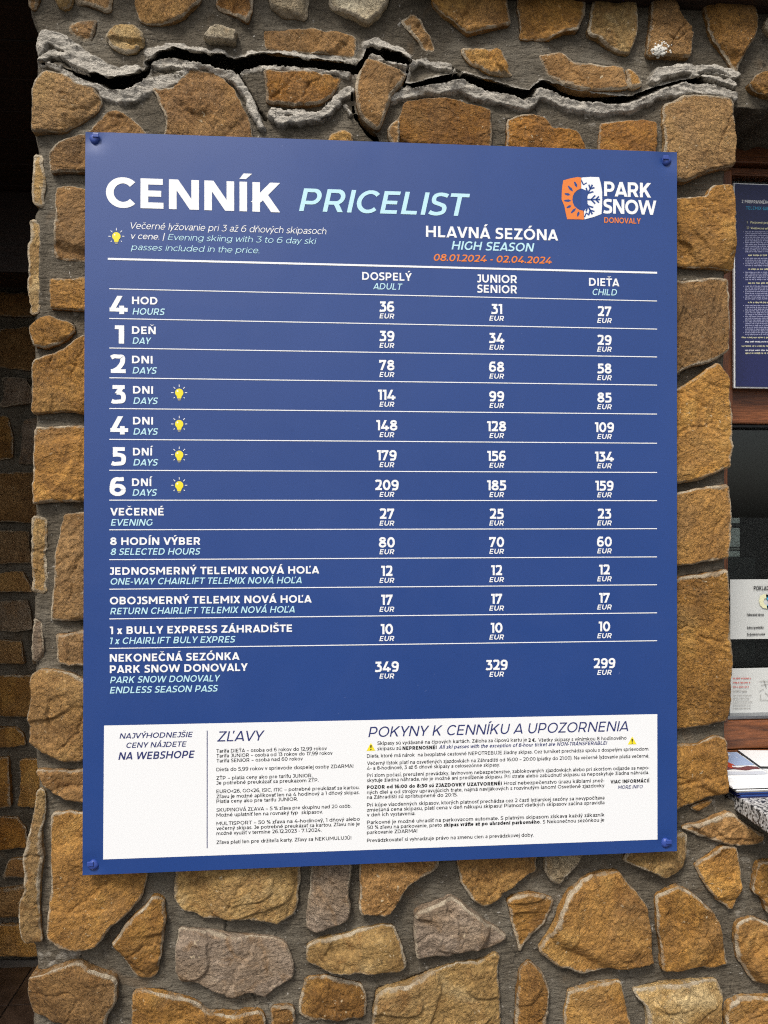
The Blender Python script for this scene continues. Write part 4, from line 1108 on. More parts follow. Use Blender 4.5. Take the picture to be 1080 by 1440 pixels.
box('beam', -1.61, fx+.0, .98, 1.14, 2.16, 2.399, M['dark_wood'], LT, .006)
# structure: ceiling over the recess, wall head and eave
CE = empty('porch_ceiling', (-1.3, .6, 2.42), 'dark board ceiling over the recess left of the pier', 'ceiling')
yb_ = -0.03
while yb_ < YB+.1:
    box('ceiling_board', -2.6, fx+.02, yb_, yb_+.136, 2.40, 2.425, M['dark_wood'], CE, .002)
    yb_ += .14
RF = empty('roof_eave', (0, 0, 2.45), 'dark timber eave boarding over the stone wall', 'roof')
x_ = -2.7
while x_ < 2.2:
    box('eave_board', x_, x_+.146, -.07, 1.6, 2.43, 2.45, M['dark_wood_y'], RF, .002); x_ += .15
box('fascia', -2.7, 2.25, -.10, -.075, 2.42, 2.56, M['dark_wood'], RF, .003)
zbeam = P(900, -1, -.03)[2]
TB = empty('timber_beam', (1.2, -.06, zbeam), 'dark brown timber beam along the top right edge over the stone wall', 'beam')
bl_ = P(575, 2, -.05)[0]
me = box_mesh(2.1-bl_, .055, .10, .004)
o = link('beam', me, M['dark_wood'], TB, ((bl_+2.1)/2, -.035, zbeam+.05))

# ------------------------------------------------------------------ ground and tiles
k = NT('ground')
tc = k.n('TexCoord')
a = k.noise(tc.outputs['Object'], .6, 8, .6)
k.l(k.ramp(a, [(.35, (.05, .05, .05)), (.65, (.11, .11, .105))]), k.b.inputs['Base Color']); k.set(Roughness=.9)
k.bump(k.noise(tc.outputs['Object'], 60, 6, .7), .6, .01)
GR = link('ground', mesh('ground', [(-400, -400, -.03), (400, -400, -.03), (400, 400, -.03), (-400, 400, -.03)], [(0, 1, 2, 3)]), k.m)
tag(GR, 'grey trodden ground in front of the building', None, None, 'structure')
k = NT('grout'); k.set(Base_Color=(.06, .052, .045, 1), Roughness=.9)
TR = box('terrace_floor', -3.2, 2.4, -1.9, YB+.05, -.029, -.004, k.m, None, 0)
tag(TR, 'dark brown tiled floor under and before the wall', None, None, 'structure')
k = NT('floor_tile')
tc = k.n('TexCoord'); oi = k.n('ObjectInfo')
cc = k.ramp(k.noise(tc.outputs['Object'], 14, 6, .6, .5), [(.35, (.018, .011, .008)), (.65, (.045, .028, .020))])
k.l(cc, k.b.inputs['Base Color']); k.l(k.ramp(k.noise(tc.outputs['Object'], 20, 5, .6), [(.3, .16), (.7, .38)]), k.b.inputs['Roughness'])
k.bump(k.noise(tc.outputs['Object'], 90, 5, .6), .25, .001)
tme = box_mesh(.194, .194, .008, .0015); tme.materials.append(k.m)
ca, sa = math.cos(math.radians(6)), math.sin(math.radians(6))
n = 0
for i in range(-16, 13):
    for j in range(-10, 8):
        x, y_ = i*.198+.05, j*.198-.07
        if x < -2.5 or x > 1.4 or y_ > YB-.1 or (x > fx-.06 and y_ > -.10): continue
        if not (y_ > -1.4 or x < 0) or n >= 300: continue
        if y_ < -.9: continue
        t_ = link('tile', tme, None, TR, (x+.0, y_, 0.0)); n += 1

# ------------------------------------------------------------------ ticket window on the right
YW = 0.17
TW = empty('ticket_window', (.95, YW, z_open_b), 'brown wooden ticket window frame with dark glass, set in the wall right of the pier', 'window')
def zpx(y, yy=YW, x=1060): return float(P(x, y, yy)[2])
def xpx(x, yy=YW, y=600): return float(P(x, y, yy)[0])
XF0, XF1 = XR-.004, XE0+.004
xs0 = xpx(1031, YW-.03)
box('frame_board', XF0, XF1, YW-.02, YW+.05, zpx(236), zpx(170), M['wood'], TW, .003)
box('frame_board', XF0, XF1, YW-.02, YW+.05, zpx(168), z_open_t+.012, M['wood'], TW, .003)
box('frame_board', XF0, XF1, YW-.005, YW+.05, zpx(249), zpx(238), M['wood'], TW, .002)
box('frame_board', XF0, XF1, YW-.015, YW+.05, zpx(597), zpx(540), M['wood'], TW, .003)
box('stile', XF0, xs0, YW-.03, YW+.055, zpx(597)+.0005, zpx(249.5), M['wood_v'], TW, .003)
box('stile', XF0-.02, xpx(1023.5, YW-.03), YW-.03, YW+.055, zpx(1008), zpx(597)-.0005, M['wood_v'], TW, .003)
box('stile', XF1-.08, XF1, YW-.03, YW+.055, zpx(1008), zpx(249.5), M['wood_v'], TW, .003)
box('frame_board', XF0, XF1, YW-.02, YW+.05, zpx(1048), zpx(1010), M['wood'], TW, .002)
box('frame_board', XF0, XF1, YW-.02, YW+.05, zpx(1130), zpx(1050), M['wood'], TW, .002)
k = NT('window_glass')
fr = k.n('Fresnel', IOR=1.5); gl = k.n('BsdfGlossy', Roughness=.015); tp = k.n('BsdfTransparent', Color=(.82, .86, .84, 1))
mx = k.n('MixShader'); k.l(fr.outputs[0], mx.inputs[0]); k.l(tp.outputs[0], mx.inputs[1]); k.l(gl.outputs[0], mx.inputs[2])
k.l(mx.outputs[0], k.t.nodes['Material Output'].inputs[0])
M['glass'] = k.m
xg0, xg1 = xs0+.0005, XF1-.0805
box('glass_pane', xpx(1023.5, YW-.03)+.0005, xg1, YW+.018, YW+.023, zpx(1007), zpx(598), M['glass'], TW, 0)
box('glass_pane', xg0, xg1, YW+.018, YW+.023, zpx(539), zpx(250), M['glass'], TW, 0)
xg0 = xpx(1023.5, YW-.03)+.001
box('glazing_bead', xg0, xg1, YW-.005, YW+.015, zpx(601.5), zpx(597.6), M['black'], TW, .0005)
box('glazing_bead', xg0, xg1, YW-.012, YW+.015, zpx(1009), zpx(1004.5), M['steel'], TW, .0005)
# dim room behind
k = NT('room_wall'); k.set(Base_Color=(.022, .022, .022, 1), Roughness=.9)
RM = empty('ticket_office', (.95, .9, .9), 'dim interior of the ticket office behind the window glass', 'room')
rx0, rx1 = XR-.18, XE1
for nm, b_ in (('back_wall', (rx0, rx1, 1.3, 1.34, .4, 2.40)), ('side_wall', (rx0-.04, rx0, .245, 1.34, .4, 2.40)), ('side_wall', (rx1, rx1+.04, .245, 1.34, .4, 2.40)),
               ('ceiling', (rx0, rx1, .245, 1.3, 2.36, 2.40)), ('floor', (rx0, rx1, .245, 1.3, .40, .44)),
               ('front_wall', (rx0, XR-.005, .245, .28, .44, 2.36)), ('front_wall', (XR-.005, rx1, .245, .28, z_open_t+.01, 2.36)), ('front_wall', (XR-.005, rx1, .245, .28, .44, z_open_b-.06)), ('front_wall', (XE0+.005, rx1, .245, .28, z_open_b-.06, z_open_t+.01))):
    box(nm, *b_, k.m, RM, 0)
# boxes behind the glass, added in place of white blocks reflected in it
AP = empty('reflection_boxes', (xpx(1030, .3), .30, zpx(785, .3)), 'white plastic boxes added behind the glass in place of a reflection, half hidden by the stone pier', 'stand_in')
xa, xb = xpx(1008, .3), xpx(1033.5, .3)
for y0_, y1_, mt in ((728, 736, 'white_plastic'), (737, 741, 'black'), (742, 769, 'white_plastic'), (770, 774, 'ink_grey'), (775, 783, 'white_plastic')):
    box('reflected_block', xa, xb, .28, .40, zpx(y1_, .28), zpx(y0_, .28), M[mt], AP, .002)
box('stand', xa-.02, xb+.03, .27, .42, .90, zpx(783.5, .28), M['black'], AP, .002)
# cables hanging behind the glass
def tube(name, pts, r, mat, parent=None, n=8):
    pts = [Vector(p) for p in pts]; v = []; f = []
    for i, p in enumerate(pts):
        d = (pts[min(i+1, len(pts)-1)]-pts[max(i-1, 0)]).normalized()
        s_ = d.cross(Vector((0, 1, 0))).normalized(); t_ = d.cross(s_)
        for j in range(n):
            a_ = j*2*math.pi/n; v.append(p+s_*math.cos(a_)*r+t_*math.sin(a_)*r)
    for i in range(len(pts)-1):
        for j in range(n):
            a_ = i*n+j; b_ = i*n+(j+1) % n; f.append((a_, b_, b_+n, a_+n))
    f.append(tuple(range(n))[::-1]); f.append(tuple(range(len(v)-n, len(v))))
    vc, c = centred(v)
    return link(name, mesh(name, vc, f, True), mat, parent, c)
# posters and papers
PO = empty('notice_poster', (xpx(1080, YW-.03), YW-.03, zpx(546, YW-.03)), 'dark blue framed notice of transport rules hanging in the window', 'poster')
yp = YW-.04
pa = P(1033, 257, yp); pb = P(1031, 545.5, yp); pw_ = .30
x0p = (pa[0]+pb[0])/2
box('backing', x0p, x0p+pw_, yp+.0005, yp+.006, pb[2], pa[2], M['ink_white'], PO, .001)
box('printed_sheet', x0p+.0028, x0p+pw_-.0028, yp-.001, yp+.0004, pb[2]+.0028, pa[2]-.0028, M['ink_midnight'], PO, 0)
pr = Print(yp-.0015); py_ = Print(yp-.0015); pc = Print(yp-.0015); pv = Print(yp-.0015)
pr.text('Z PREPRAVNÉHO', 1043, 1090, 285.5, 4.6, .22, al='left', xs=.72, seg=14)
pc.text('TELEMIX 6/8', 1049, 1090, 294.5, 4.4, .18, al='left', xs=.85, seg=14)
py_.text('1.   Prepravné podmienky', 1050, 1090, 314, 3.2, .24, al='left', xs=.8, seg=12)
py_.text('1.1  Všeobecné ustanovenia', 1050, 1090, 322, 3.2, .24, al='left', xs=.8, seg=12)
r5 = random.Random(5)
def micro(pn, x, y, x2, h=1.15):
    pn.new('lettering')
    while x < x2:
        for q in range(r5.randint(2, 9)):
            w_ = r5.uniform(.35, .75)*h*.62
            pn.rect_px(x, y-h*r5.choice((.5, .5, .75)), x+w_, y+h*r5.choice((.5, .5, .5, .8))); x += w_+.22*h
        x += .75*h
yy = 326
secs = [(12, 'h'), (5, 'h'), (5, 'h'), (8, 'h'), (17, 'e')]
for n_, kd in secs:
    for q in range(n_):
        micro(pv, 1048, yy, 1150)
        if q % 3 == 0: pv.disc_px(1045.5, yy, .6, n=6)
        yy += 2.55
    yy += 1.6
    if kd == 'h': micro(py_, 1052, yy+.8, 1100, 1.7); yy += 5.2
for q in range(4): micro(pr if q % 2 else py_, 1043+(q % 2)*5, yy+q*6, 1130, 1.5)
yy += 22
micro(py_, 1048, yy, 1120, 1.7)
pv.build('lettering', M['ink_lavender'], PO); pr.build('lettering', M['ink_white'], PO); py_.build('lettering', M['ink_pale_yellow'], PO); pc.build('lettering', M['ink_sky'], PO)

def sheet(label, x0, y0, x1w, y1, lines):
    yq = YW+.014
    a = P(x0, y0, yq); b = P(x0, y1, yq)
    e = empty('paper_notice', (a[0]+x1w/2, yq, b[2]), label, 'notice')
    nx, nz = 12, 10; v = []; f = []
    for i in range(nz+1):
        for j in range(nx+1):
            x = a[0]+x1w*j/nx; z_ = b[2]+(a[2]-b[2])*i/nz
            v.append((x, yq+.0006*math.sin(x*40)*math.cos(z_*50), z_))
    for i in range(nz):
        for j in range(nx):
            q = i*(nx+1)+j; f.append((q, q+1, q+nx+2, q+nx+1))
    m_ = len(v)
    v += [(x, y_+.0012, z_) for x, y_, z_ in v]
    f += [tuple(m_+q for q in g[::-1]) for g in f]
    vc, c = centred(v)
    link('sheet', mesh('sheet', vc, f, True), M['paper'], e, c)
    return e, yq-.002
e, yq = sheet('white sheet headed POKLADŇA in the window, the upper of two papers', 1027, 815, .21, 899, None)
pk = Print(yq); pbk = Print(yq); pg = Print(yq)
pk.text('POKLADŇA', 1060, 1090, 830, 6, .2, al='left', xs=.62, seg=14)
for st_, y_ in (('Fakturačná adresa:', 866), ('Adresa prevádzky:', 884), ('Zodpovedná osoba:', 893.5)):
    pk.text(st_, 1050.5, 1090, y_, 3.2, .26, al='left', xs=.62, seg=10)
pg.poly_px([(1069, 838), (1074, 835.5), (1080, 836), (1080, 840), (1075, 842), (1073.5, 846), (1075, 850), (1080, 852), (1080, 856), (1073, 855), (1069, 851), (1067.5, 845)])
pbk.poly_px([(1077, 836), (1090, 836), (1090, 856), (1079, 856), (1078, 852), (1082, 847), (1078, 842)])
pk.build('lettering', M['ink_black'], e); pg.build('emblem', M['ink_pale_yellow'], e); pbk.build('emblem', M['ink_sky'], e)
e, yq = sheet('white sheet with short lines and a diagram in the window, the lower of two papers', 1026.5, 940, .21, 1003, None)
pk = Print(yq); prd = Print(yq)
for q, y_ in enumerate((954, 960, 966, 972)):
    micro(pk if q == 3 else prd, 1031, y_, 1056-(q*2), 1.5)
for q, y_ in enumerate((978, 982.5, 987, 991.5, 996)): micro(pk, 1031, y_, 1054, 1.0)
for x, y_, x2, y2 in ((1068, 958, 1082, 958), (1070, 964, 1084, 961), (1074, 956, 1078, 968), (1068, 972, 1074, 969), (1070, 976, 1070, 982), (1076, 974, 1084, 982), (1068, 984, 1082, 985)):
    pk.line_px(x, y_, x2, .8, 0, y2)
pk.build('lettering', M['ink_grey'], e); prd.build('lettering', M['ink_red'], e)

# ------------------------------------------------------------------ granite counter
k = NT('granite')
tc = k.n('TexCoord')
vo = k.n('TexVoronoi', Scale=270); k.l(tc.outputs['Object'], vo.inputs['Vector'])
a = k.noise(tc.outputs['Object'], 260, 4, .6)
sp = k.n('SeparateColor'); k.l(vo.outputs['Color'], sp.inputs[0])
cc = k.ramp(sp.outputs[0], [(.0, (.02, .02, .022)), (.28, (.05, .05, .052)), (.36, (.30, .29, .28)), (.62, (.5, .485, .47)), (1.0, (.66, .65, .63))])
cc = k.mix(.6, cc, k.ramp(a, [(.35, .5), (.65, 1.3)]), 'MULTIPLY')
k.l(cc, k.b.inputs['Base Color']); k.set(Roughness=.32)
k.bump(a, .2, .0008)
ZC = float(P(1030, 1114, 0.0)[2]); XC0 = float(P(1029, 1114, 0.0)[0])
YC = -0.155
GC = empty('granite_counter', ((XC0+XF1)/2, -.02, ZC-.03), 'speckled grey granite counter slab under the ticket window', 'counter')
o = box('slab', XC0, XE0+.12, YC, YW-.021, ZC-.028, ZC, k.m, GC, .002)
# brochures: a stack of leaflets
def leaflet(x0, y0, wx, wy, z, th, rot, mats, label, curl=0.0, art=False):
    e = empty('brochure', (x0+wx/2, y0+wy/2, z), label, 'brochure', 'leaflets stacked on the granite counter')
    n = 14; v = []; f = []
    ca, sa = math.cos(rot), math.sin(rot)
    for layer in range(2):
        for i in range(n+1):
            for j in range(2):
                x = -wx/2+wx*i/n; y_ = -wy/2+wy*j
                zz = (th if layer else 0)+curl*(max(0, x/wx+.0)**2)*(1 if layer else .0)
                v.append((x*ca-y_*sa, x*sa+y_*ca, zz))
    L = 2*(n+1)
    for i in range(n):
        f.append((L+2*i, L+2*i+2, L+2*i+3, L+2*i+1)); f.append((2*i+1, 2*i+3, 2*i+2, 2*i))
        f.append((2*i, 2*i+2, L+2*i+2, L+2*i)); f.append((2*i+3, 2*i+1, L+2*i+1, L+2*i+3))
    f.append((0, L, L+1, 1)); f.append((2*n, 2*n+1, L+2*n+1, L+2*n))
    link('pages', mesh('pages', v, f), M[mats[0]], e, Vector(e.location))
    def top(name, u0, u1, w0, w1, mat, lift=.0004, wave=0.0):
        vv = []; ff = []
        for i in range(n+1):
            for j in range(2):
                x = -wx/2+wx*(u0+(u1-u0)*i/n); y_ = -wy/2+wy*((w0, w1)[j]+wave*math.sin(i*1.1+j)*.5)
                zz = th+lift+curl*(max(0, x/wx)**2)
                vv.append((x*ca-y_*sa, x*sa+y_*ca, zz))
        for i in range(n): ff.append((2*i, 2*i+2, 2*i+3, 2*i+1))
        link(name, mesh(name, vv, ff), M[mat], e, Vector(e.location))
    if mats[1] != mats[0]: top('cover', .0, 1, 0, 1, mats[1])
    if art:
        top('cover_picture', 0.02, .98, .42, .98, 'pic_sky', .0007)
        top('cover_picture', 0.22, .62, .36, .50, 'pic_red', .0010, .14)
        top('cover_picture', 0.02, .98, .24, .36, 'pic_dark_red', .0007, .05)
        top('cover_picture', 0.02, .98, .05, .17, 'pic_snow', .0007)
        top('lettering', 0.1, .8, .84, .93, 'ink_white', .0012)
    return e
M['pic_sky'] = flat('picture_sky', (.38, .50, .74), .3)
M['pic_dark_red'] = flat('picture_dark_red', (.16, .05, .06), .3)
M['pic_red'] = flat('picture_red', (.55, .07, .03), .3)
M['pic_snow'] = flat('picture_snow', (.62, .66, .74), .3)
zz = ZC+.0005
bx = XC0-.004
specs = [('ink_midnight', 'ink_midnight', .0022, 0, 'dark blue leaflet at the very bottom of the stack on the granite counter', 0),
         ('ink_blue', 'ink_blue', .0022, .008, 'mid blue leaflet second from the bottom of the stack on the counter', .003),
         ('ink_midnight', 'ink_midnight', .002, -.006, 'dark blue leaflet third from the bottom of the stack on the counter', -.002),
         ('ink_blue', 'ink_blue', .002, .004, 'mid blue leaflet lying directly under the white ones of the stack', .001),
         ('ink_grey', 'ink_grey', .0016, .012, 'grey edged leaflet lying directly on the blue leaflets', -.005),
         ('ink_white', 'ink_white', .0018, .002, 'white edged leaflet just above the grey edged one in the stack', -.004),
         ('black', 'ink_grey', .0012, -.01, 'thin black edged leaflet between white ones in the stack', -.009),
         ('ink_white', 'ink_white', .003, .0, 'white leaflet under the picture leaflet near the top of the stack', -.010)]
for m1, m2, th, rot, lab, dx in specs:
    leaflet(bx+dx, -.030, .21, .13, zz, th, rot, (m1, m2), lab); zz += th+.0005
leaflet(bx-.016, .012, .105, .14, zz+.0005, .003, -.10, ('ink_white', 'ink_white'), 'open leaflet with a sky blue and red cover picture on top of the stack', .006, True)
leaflet(bx+.085, .02, .14, .11, zz+.001, .004, .18, ('ink_white', 'ink_white'), 'white leaflet lying askew at the right on top of the stack', 0.0)
leaflet(bx+.09, .035, .14, .10, zz+.0065, .003, -.12, ('black', 'ink_white'), 'black edged leaflet lying across the askew white leaflet', 0.0)

# ------------------------------------------------------------------ the price board
YS = -0.050
cs = [P(120, 185, YS), P(952, 214, YS), P(952, 1197, YS), P(116, 1231, YS)]
SB = empty('price_board', ((cs[2][0]+cs[3][0])/2, YS, cs[3][2]), 'large blue ski pass price board headed CENNÍK screwed to the stone wall', 'sign')
tl, tr, br_, bl = [np.array(c) for c in cs]
scr = [(132.5, 195), (938, 226), (936.5, 1186), (131, 1217)]
scw = [P(x, y, YS) for x, y in scr]
n = 120; v = []; f = []
for i in range(n+1):
    for j in range(n+1):
        a = j/n; b = i/n
        p = (tl*(1-a)+tr*a)*(1-b)+(bl*(1-a)+br_*a)*b
        d = 0
        for s_ in scw:
            r = math.hypot(p[0]-s_[0], p[2]-s_[2]); d += .0035*math.exp(-(r/.013)**2)
        # the sheet is a little wavy between its screws
        d += -.0022*math.sin(math.pi*a)*(1-.6*math.sin(math.pi*b))*0
        v.append((p[0], YS+d, p[2]))
for i in range(n):
    for j in range(n):
        q = i*(n+1)+j; f.append((q, q+n+1, q+n+2, q+1))
N0 = len(v)
ring = [j for j in range(n+1)]+[(i*(n+1)+n) for i in range(1, n+1)]+[n*(n+1)+j for j in range(n-1, -1, -1)]+[i*(n+1) for i in range(n-1, 0, -1)]
NR = len(ring)
for q in ring: v.append(v[q])
for q in ring: v.append((v[q][0], v[q][1]+.004, v[q][2]))
for i in range(NR):
    j = (i+1) % NR; f.append((N0+i, N0+j, N0+NR+j, N0+NR+i))
f.append(tuple(N0+NR+i for i in range(NR))[::-1])
vc, c = centred(v)
link('panel', mesh('panel', vc, f, True), M['panel'], SB, c)
for i, s_ in enumerate(scw):
    vv = []; ff = []; m_ = 18; prof = [(.0085, .003), (.0082, -.001), (.0068, -.0035), (.0045, -.0048), (.002, -.0053)]
    rq = random.Random(i)
    ox, oz = rq.uniform(-.001, .001), rq.uniform(-.001, .001)
    for k_, (r, d) in enumerate(prof):
        for j in range(m_):
            a_ = 2*math.pi*j/m_; w_ = 1+.07*math.sin(3*a_+i)
            vv.append((r*w_*math.cos(a_)+ox*k_*.4, d, r*w_*math.sin(a_)+oz*k_*.4))
    for k_ in range(len(prof)-1):
        for j in range(m_):
            a_ = k_*m_+j; b_ = k_*m_+(j+1) % m_; ff.append((a_, b_, b_+m_, a_+m_))
    ff.append(tuple(range((len(prof)-1)*m_, len(prof)*m_)))
    cap_ = link('screw_cap', mesh('screw_cap', vv, ff, True), M['cap'], SB, (s_[0], YS+.002, s_[2]))
    # bent tab of the cap
    t_ = box_mesh(.010, .003, .007, .001)
    link('cap_tab', t_, M['cap'], cap_, (s_[0]+.0035*(1 if i % 2 == 0 else -1), YS-.0035, s_[2]+.004))
    # spacer behind
    box('spacer', s_[0]-.012, s_[0]+.012, YS+.0045, YM-.006, s_[2]-.012, s_[2]+.012, M['black'], SB, .001)

YP = YS-.0034
# print must follow the flat middle of the panel
YPf = YS-.00045
wh = Print(YPf); cy = Print(YPf); orn = Print(YPf)
wh.text('CENNÍK', 149, 394, 291.2, 42.2, .235, seg=60, trk=-.035)
cy.text('PRICELIST', 420.5, 661, 296.6, 32, .185, True, seg=48, trk=-.02)
wh.text('Večerné lyžovanie pri 3 až 6 dňových skipasoch', 183.7, 459, 321.6, 9.2, .105, True, seg=18)
wh.text('v cene. |', 184.5, 232, 335.8, 8.4, .12, True, seg=18)
cy.text('Evening skiing with 3 to 6 day ski', 236, 445, 337.4, 8.4, .10, True, seg=18)
cy.text('passes included in the price.', 184, 364.5, 351.4, 8.4, .10, True, seg=18)
wh.text('HLAVNÁ SEZÓNA', 599, 785, 333, 15.6, .215, seg=36)
cy.text('HIGH SEASON', 635, 751.5, 350.8, 12, .19, True, seg=30)
orn.text('08.01.2024 - 02.04.2024', 610, 776, 366.6, 9.6, .195, True, seg=24)
wh.new('rule_line'); wh.line_px(151.5, 363.9, 924, 2.7)
wh.text('DOSPELÝ', 509.3, 579, 393.4, 11, .215, seg=24); cy.text('ADULT', 524.5, 566, 406.7, 8.8, .165, True, seg=20)
wh.text('JUNIOR', 671, 727, 397, 11.2, .215, seg=24); wh.text('SENIOR', 671, 727, 411.4, 11.2, .215, seg=24)
wh.text('DIEŤA', 828.3, 871, 401.8, 11, .215, seg=24); cy.text('CHILD', 833.3, 867.6, 414.8, 8.8, .165, True, seg=20)
for y_ in (406, 447.8, 489.3, 531.2, 574.4, 617.8, 661.3, 703.3, 745, 787, 828.5, 870.3, 911.8):
    wh.new('rule_line'); wh.line_px(153.7, y_, 924, 1.25)
for ch, x0, x1, y_ in (('4', 154, 179.5, 441.3), ('1', 161.5, 174.6, 483), ('2', 154.8, 176.8, 524.4), ('3', 156, 177, 567), ('4', 155.2, 180.2, 610.8), ('5', 156, 177.2, 654.3), ('6', 154, 177, 697.2)):
    wh.text(ch, x0, x1, y_, 25.6, .245, seg=48)
for st_, x0, x1, yb_, sub, xa_, xb_, ys_ in (
    ('HOD', 185.6, 221.5, 427.6, 'HOURS', 186.3, 232, 442.2), ('DEŇ', 185.6, 219, 469.4, 'DAY', 186.3, 213, 483.4),
    ('DNI', 185.6, 214.5, 510.8, 'DAYS', 186.3, 220.8, 525.2), ('DNI', 187, 215.2, 553.4, 'DAYS', 187.5, 222.4, 567.9),
    ('DNI', 187, 215.2, 596.8, 'DAYS', 187.5, 222.4, 611.2), ('DNÍ', 187, 215.5, 640.4, 'DAYS', 187.5, 222.4, 654.6),
    ('DNÍ', 185.6, 214.5, 683.4, 'DAYS', 186.3, 221, 697.1),
    ('VEČERNÉ', 155, 230.2, 724.9, 'EVENING', 155.8, 214.6, 739.2), ('8 HODÍN VÝBER', 154.8, 281.6, 766.4, '8 SELECTED HOURS', 155.6, 282, 780.4),
    ('JEDNOSMERNÝ TELEMIX NOVÁ HOĽA', 154.4, 449, 808.4, 'ONE-WAY CHAIRLIFT TELEMIX NOVÁ HOĽA', 155.5, 424.2, 822.2),
    ('OBOJSMERNÝ TELEMIX NOVÁ HOĽA', 154.4, 438.3, 850, 'RETURN CHAIRLIFT TELEMIX NOVÁ HOĽA', 155, 414.5, 864),
    ('1 x BULLY EXPRESS ZÁHRADIŠTE', 154.4, 410.8, 891.8, '1 x CHAIRLIFT BULY EXPRES', 155, 331.2, 905.8)):
    wh.text(st_, x0, x1, yb_, 10.6, .228, seg=24); cy.text(sub, xa_, xb_, ys_, 9.2, .18, True, seg=20)
wh.text('NEKONEČNÁ SEZÓNKA', 154.4, 336.8, 930.7, 10.8, .228, seg=24)
wh.text('PARK SNOW DONOVALY', 154.4, 348.3, 946.6, 10.8, .228, seg=24)
cy.text('PARK SNOW DONOVALY', 154.8, 310, 960.8, 9.2, .18, True, seg=20)
cy.text('ENDLESS SEASON PASS', 154.4, 306.8, 975.2, 9.2, .18, True, seg=20)
rows = [(438.3, '36', '31', '27'), (479.6, '39', '34', '29'), (520.6, '78', '68', '58'), (562.4, '114', '99', '85'), (605.2, '148', '128', '109'), (647.4, '179', '156', '134'), (689.2, '209', '185', '159'), (729.6, '27', '25', '23'), (769.8, '80', '70', '60'), (810, '12', '12', '12'), (850.6, '17', '17', '17'), (891.8, '10', '10', '10'), (944.6, '349', '329', '299')]
for y_, *vals in rows:
    zr = P(544, y_, YPf)[2]
    for cx_, val in zip((544, 698.4, 850), vals):
        # baseline of the row read at the first column, carried level across the board
        lo, hi = y_-30, y_+30
        for _ in range(30):
            mid = (lo+hi)/2
            if P(cx_, mid, YPf)[2] > zr: lo = mid
            else: hi = mid
        wh.text(val, cx_, cx_+10, mid, 14.4-.6*(cx_-544)/306, .235, al='centre', xs=.88, seg=30, trk=-.01)
        wh.text('EUR', cx_, cx_+10, mid+9.6, 7.0, .20, True, al='centre', xs=1.03, seg=18)
# bulbs
yl = Print(YPf); gy = Print(YPf)
for x, y_ in ((163.6, 333), (252, 553), (252, 597), (252, 640.2), (252, 683.2)):
    yl.new('printed_bulb'); gy.new('printed_bulb'); wh.new('printed_rays')
    yl.disc_px(x, y_-.8, 5.6, 1, 20)
    yl.poly_px([(x-3.9, y_+2.5), (x+3.9, y_+2.5), (x+2.6, y_+7.2), (x-2.6, y_+7.2)], 0)
    gy.poly_px([(x-2.4, y_+7.4), (x+2.4, y_+7.4), (x+1.6, y_+10.2), (x-1.6, y_+10.2)], 0)
    wh.disc_px(x-2.4, y_-3, 1.2, 4, 8)
    for a_ in range(0, 360, 45):
        if a_ == 90: continue
        q = math.radians(a_); r0, r1 = 8.0, 11.3
        if a_ in (45, 135): r0, r1 = 9, 11
        wh.line_px(x+r0*math.cos(q), y_-.8+r0*math.sin(q), x+r1*math.cos(q), .9, 0, y_-.8+r1*math.sin(q)+.001)
# emblem
orn.new('emblem'); wh.new('emblem')
def lg(x, y): return (770+x/6.353, 230+y/6.353)
orn.poly_px([lg(*q) for q in ((300, 125), (270, 120), (205, 132), (140, 150), (128, 230), (125, 320), (150, 380), (162, 440), (175, 497), (250, 498), (326, 500), (321, 422), (285, 415), (262, 400), (240, 380), (226, 350), (222, 322), (226, 290), (240, 262), (262, 240), (298, 222))], 0)
wh.poly_px([lg(*q) for q in ((303, 125), (380, 119), (460, 121), (476, 180), (488, 250), (488, 360), (482, 450), (410, 478), (330, 499), (325, 425), (345, 400), (352, 322), (340, 240), (301, 222))], 0)
bu = Print(YPf); bu.new('emblem')
for x, y_, an, ln in ((252, 188, 65, 26), (205, 225, 48, 30), (178, 275, 12, 24), (180, 332, 0, 30), (192, 385, -25, 22), (232, 420, -45, 28), (274, 450, -75, 22)):
    q = math.radians(an); dx, dy = math.cos(q), math.sin(q); ln *= 1.12
    pts = [(x+ln*dx, y_+ln*dy), (x+ln*.2*dx-12*dy, y_+ln*.2*dy+12*dx), (x-ln*.9*dx-6*dy, y_-ln*.9*dy+6*dx), (x-ln*dx, y_-ln*dy), (x-ln*.9*dx+6*dy, y_-ln*.9*dy-6*dx), (x+ln*.2*dx+12*dy, y_+ln*.2*dy-12*dx)]
    bu.poly_px([lg(*p) for p in pts], 2)
def bl_line(x0, y0, x1, y1, th=1.9, lay=3): a_, b_ = lg(x0, y0), lg(x1, y1); bu.line_px(a_[0], a_[1], b_[0], th, lay, b_[1]+.001)
bu.poly_px([lg(*q) for q in ((301, 222), (345, 240), (358, 280), (356, 322), (358, 350), (350, 398), (326, 425), (300, 415), (300, 230))], 1)
for an in (-62, 0, 62):
    q = math.radians(an); cx0, cy0 = 330, 322
    L = 140 if an == 0 else 150
    ex, ey = cx0+L*math.cos(q), cy0+L*math.sin(q)
    bl_line(cx0+10*math.cos(q), cy0+10*math.sin(q), ex, ey, 2.5, 4)
    for s_, lb in ((.42, 52), (.72, 40)):
        for sg in (-45, 45):
            qq = math.radians(an+sg); mx, my = cx0+L*s_*math.cos(q), cy0+L*s_*math.sin(q)
            bl_line(mx, my, mx+lb*math.cos(qq), my+lb*math.sin(qq), 2.3, 5)
bl_line(303, 150, 320, 190, 1.8, 6); bl_line(320, 190, 350, 172, 1.6, 7); bl_line(330, 480, 345, 440, 1.8, 6); bl_line(345, 440, 372, 462, 1.6, 7)
wh.text('PARK', 849.5, 915.6, 275.7, 20.6, .23, seg=36, trk=-.09)
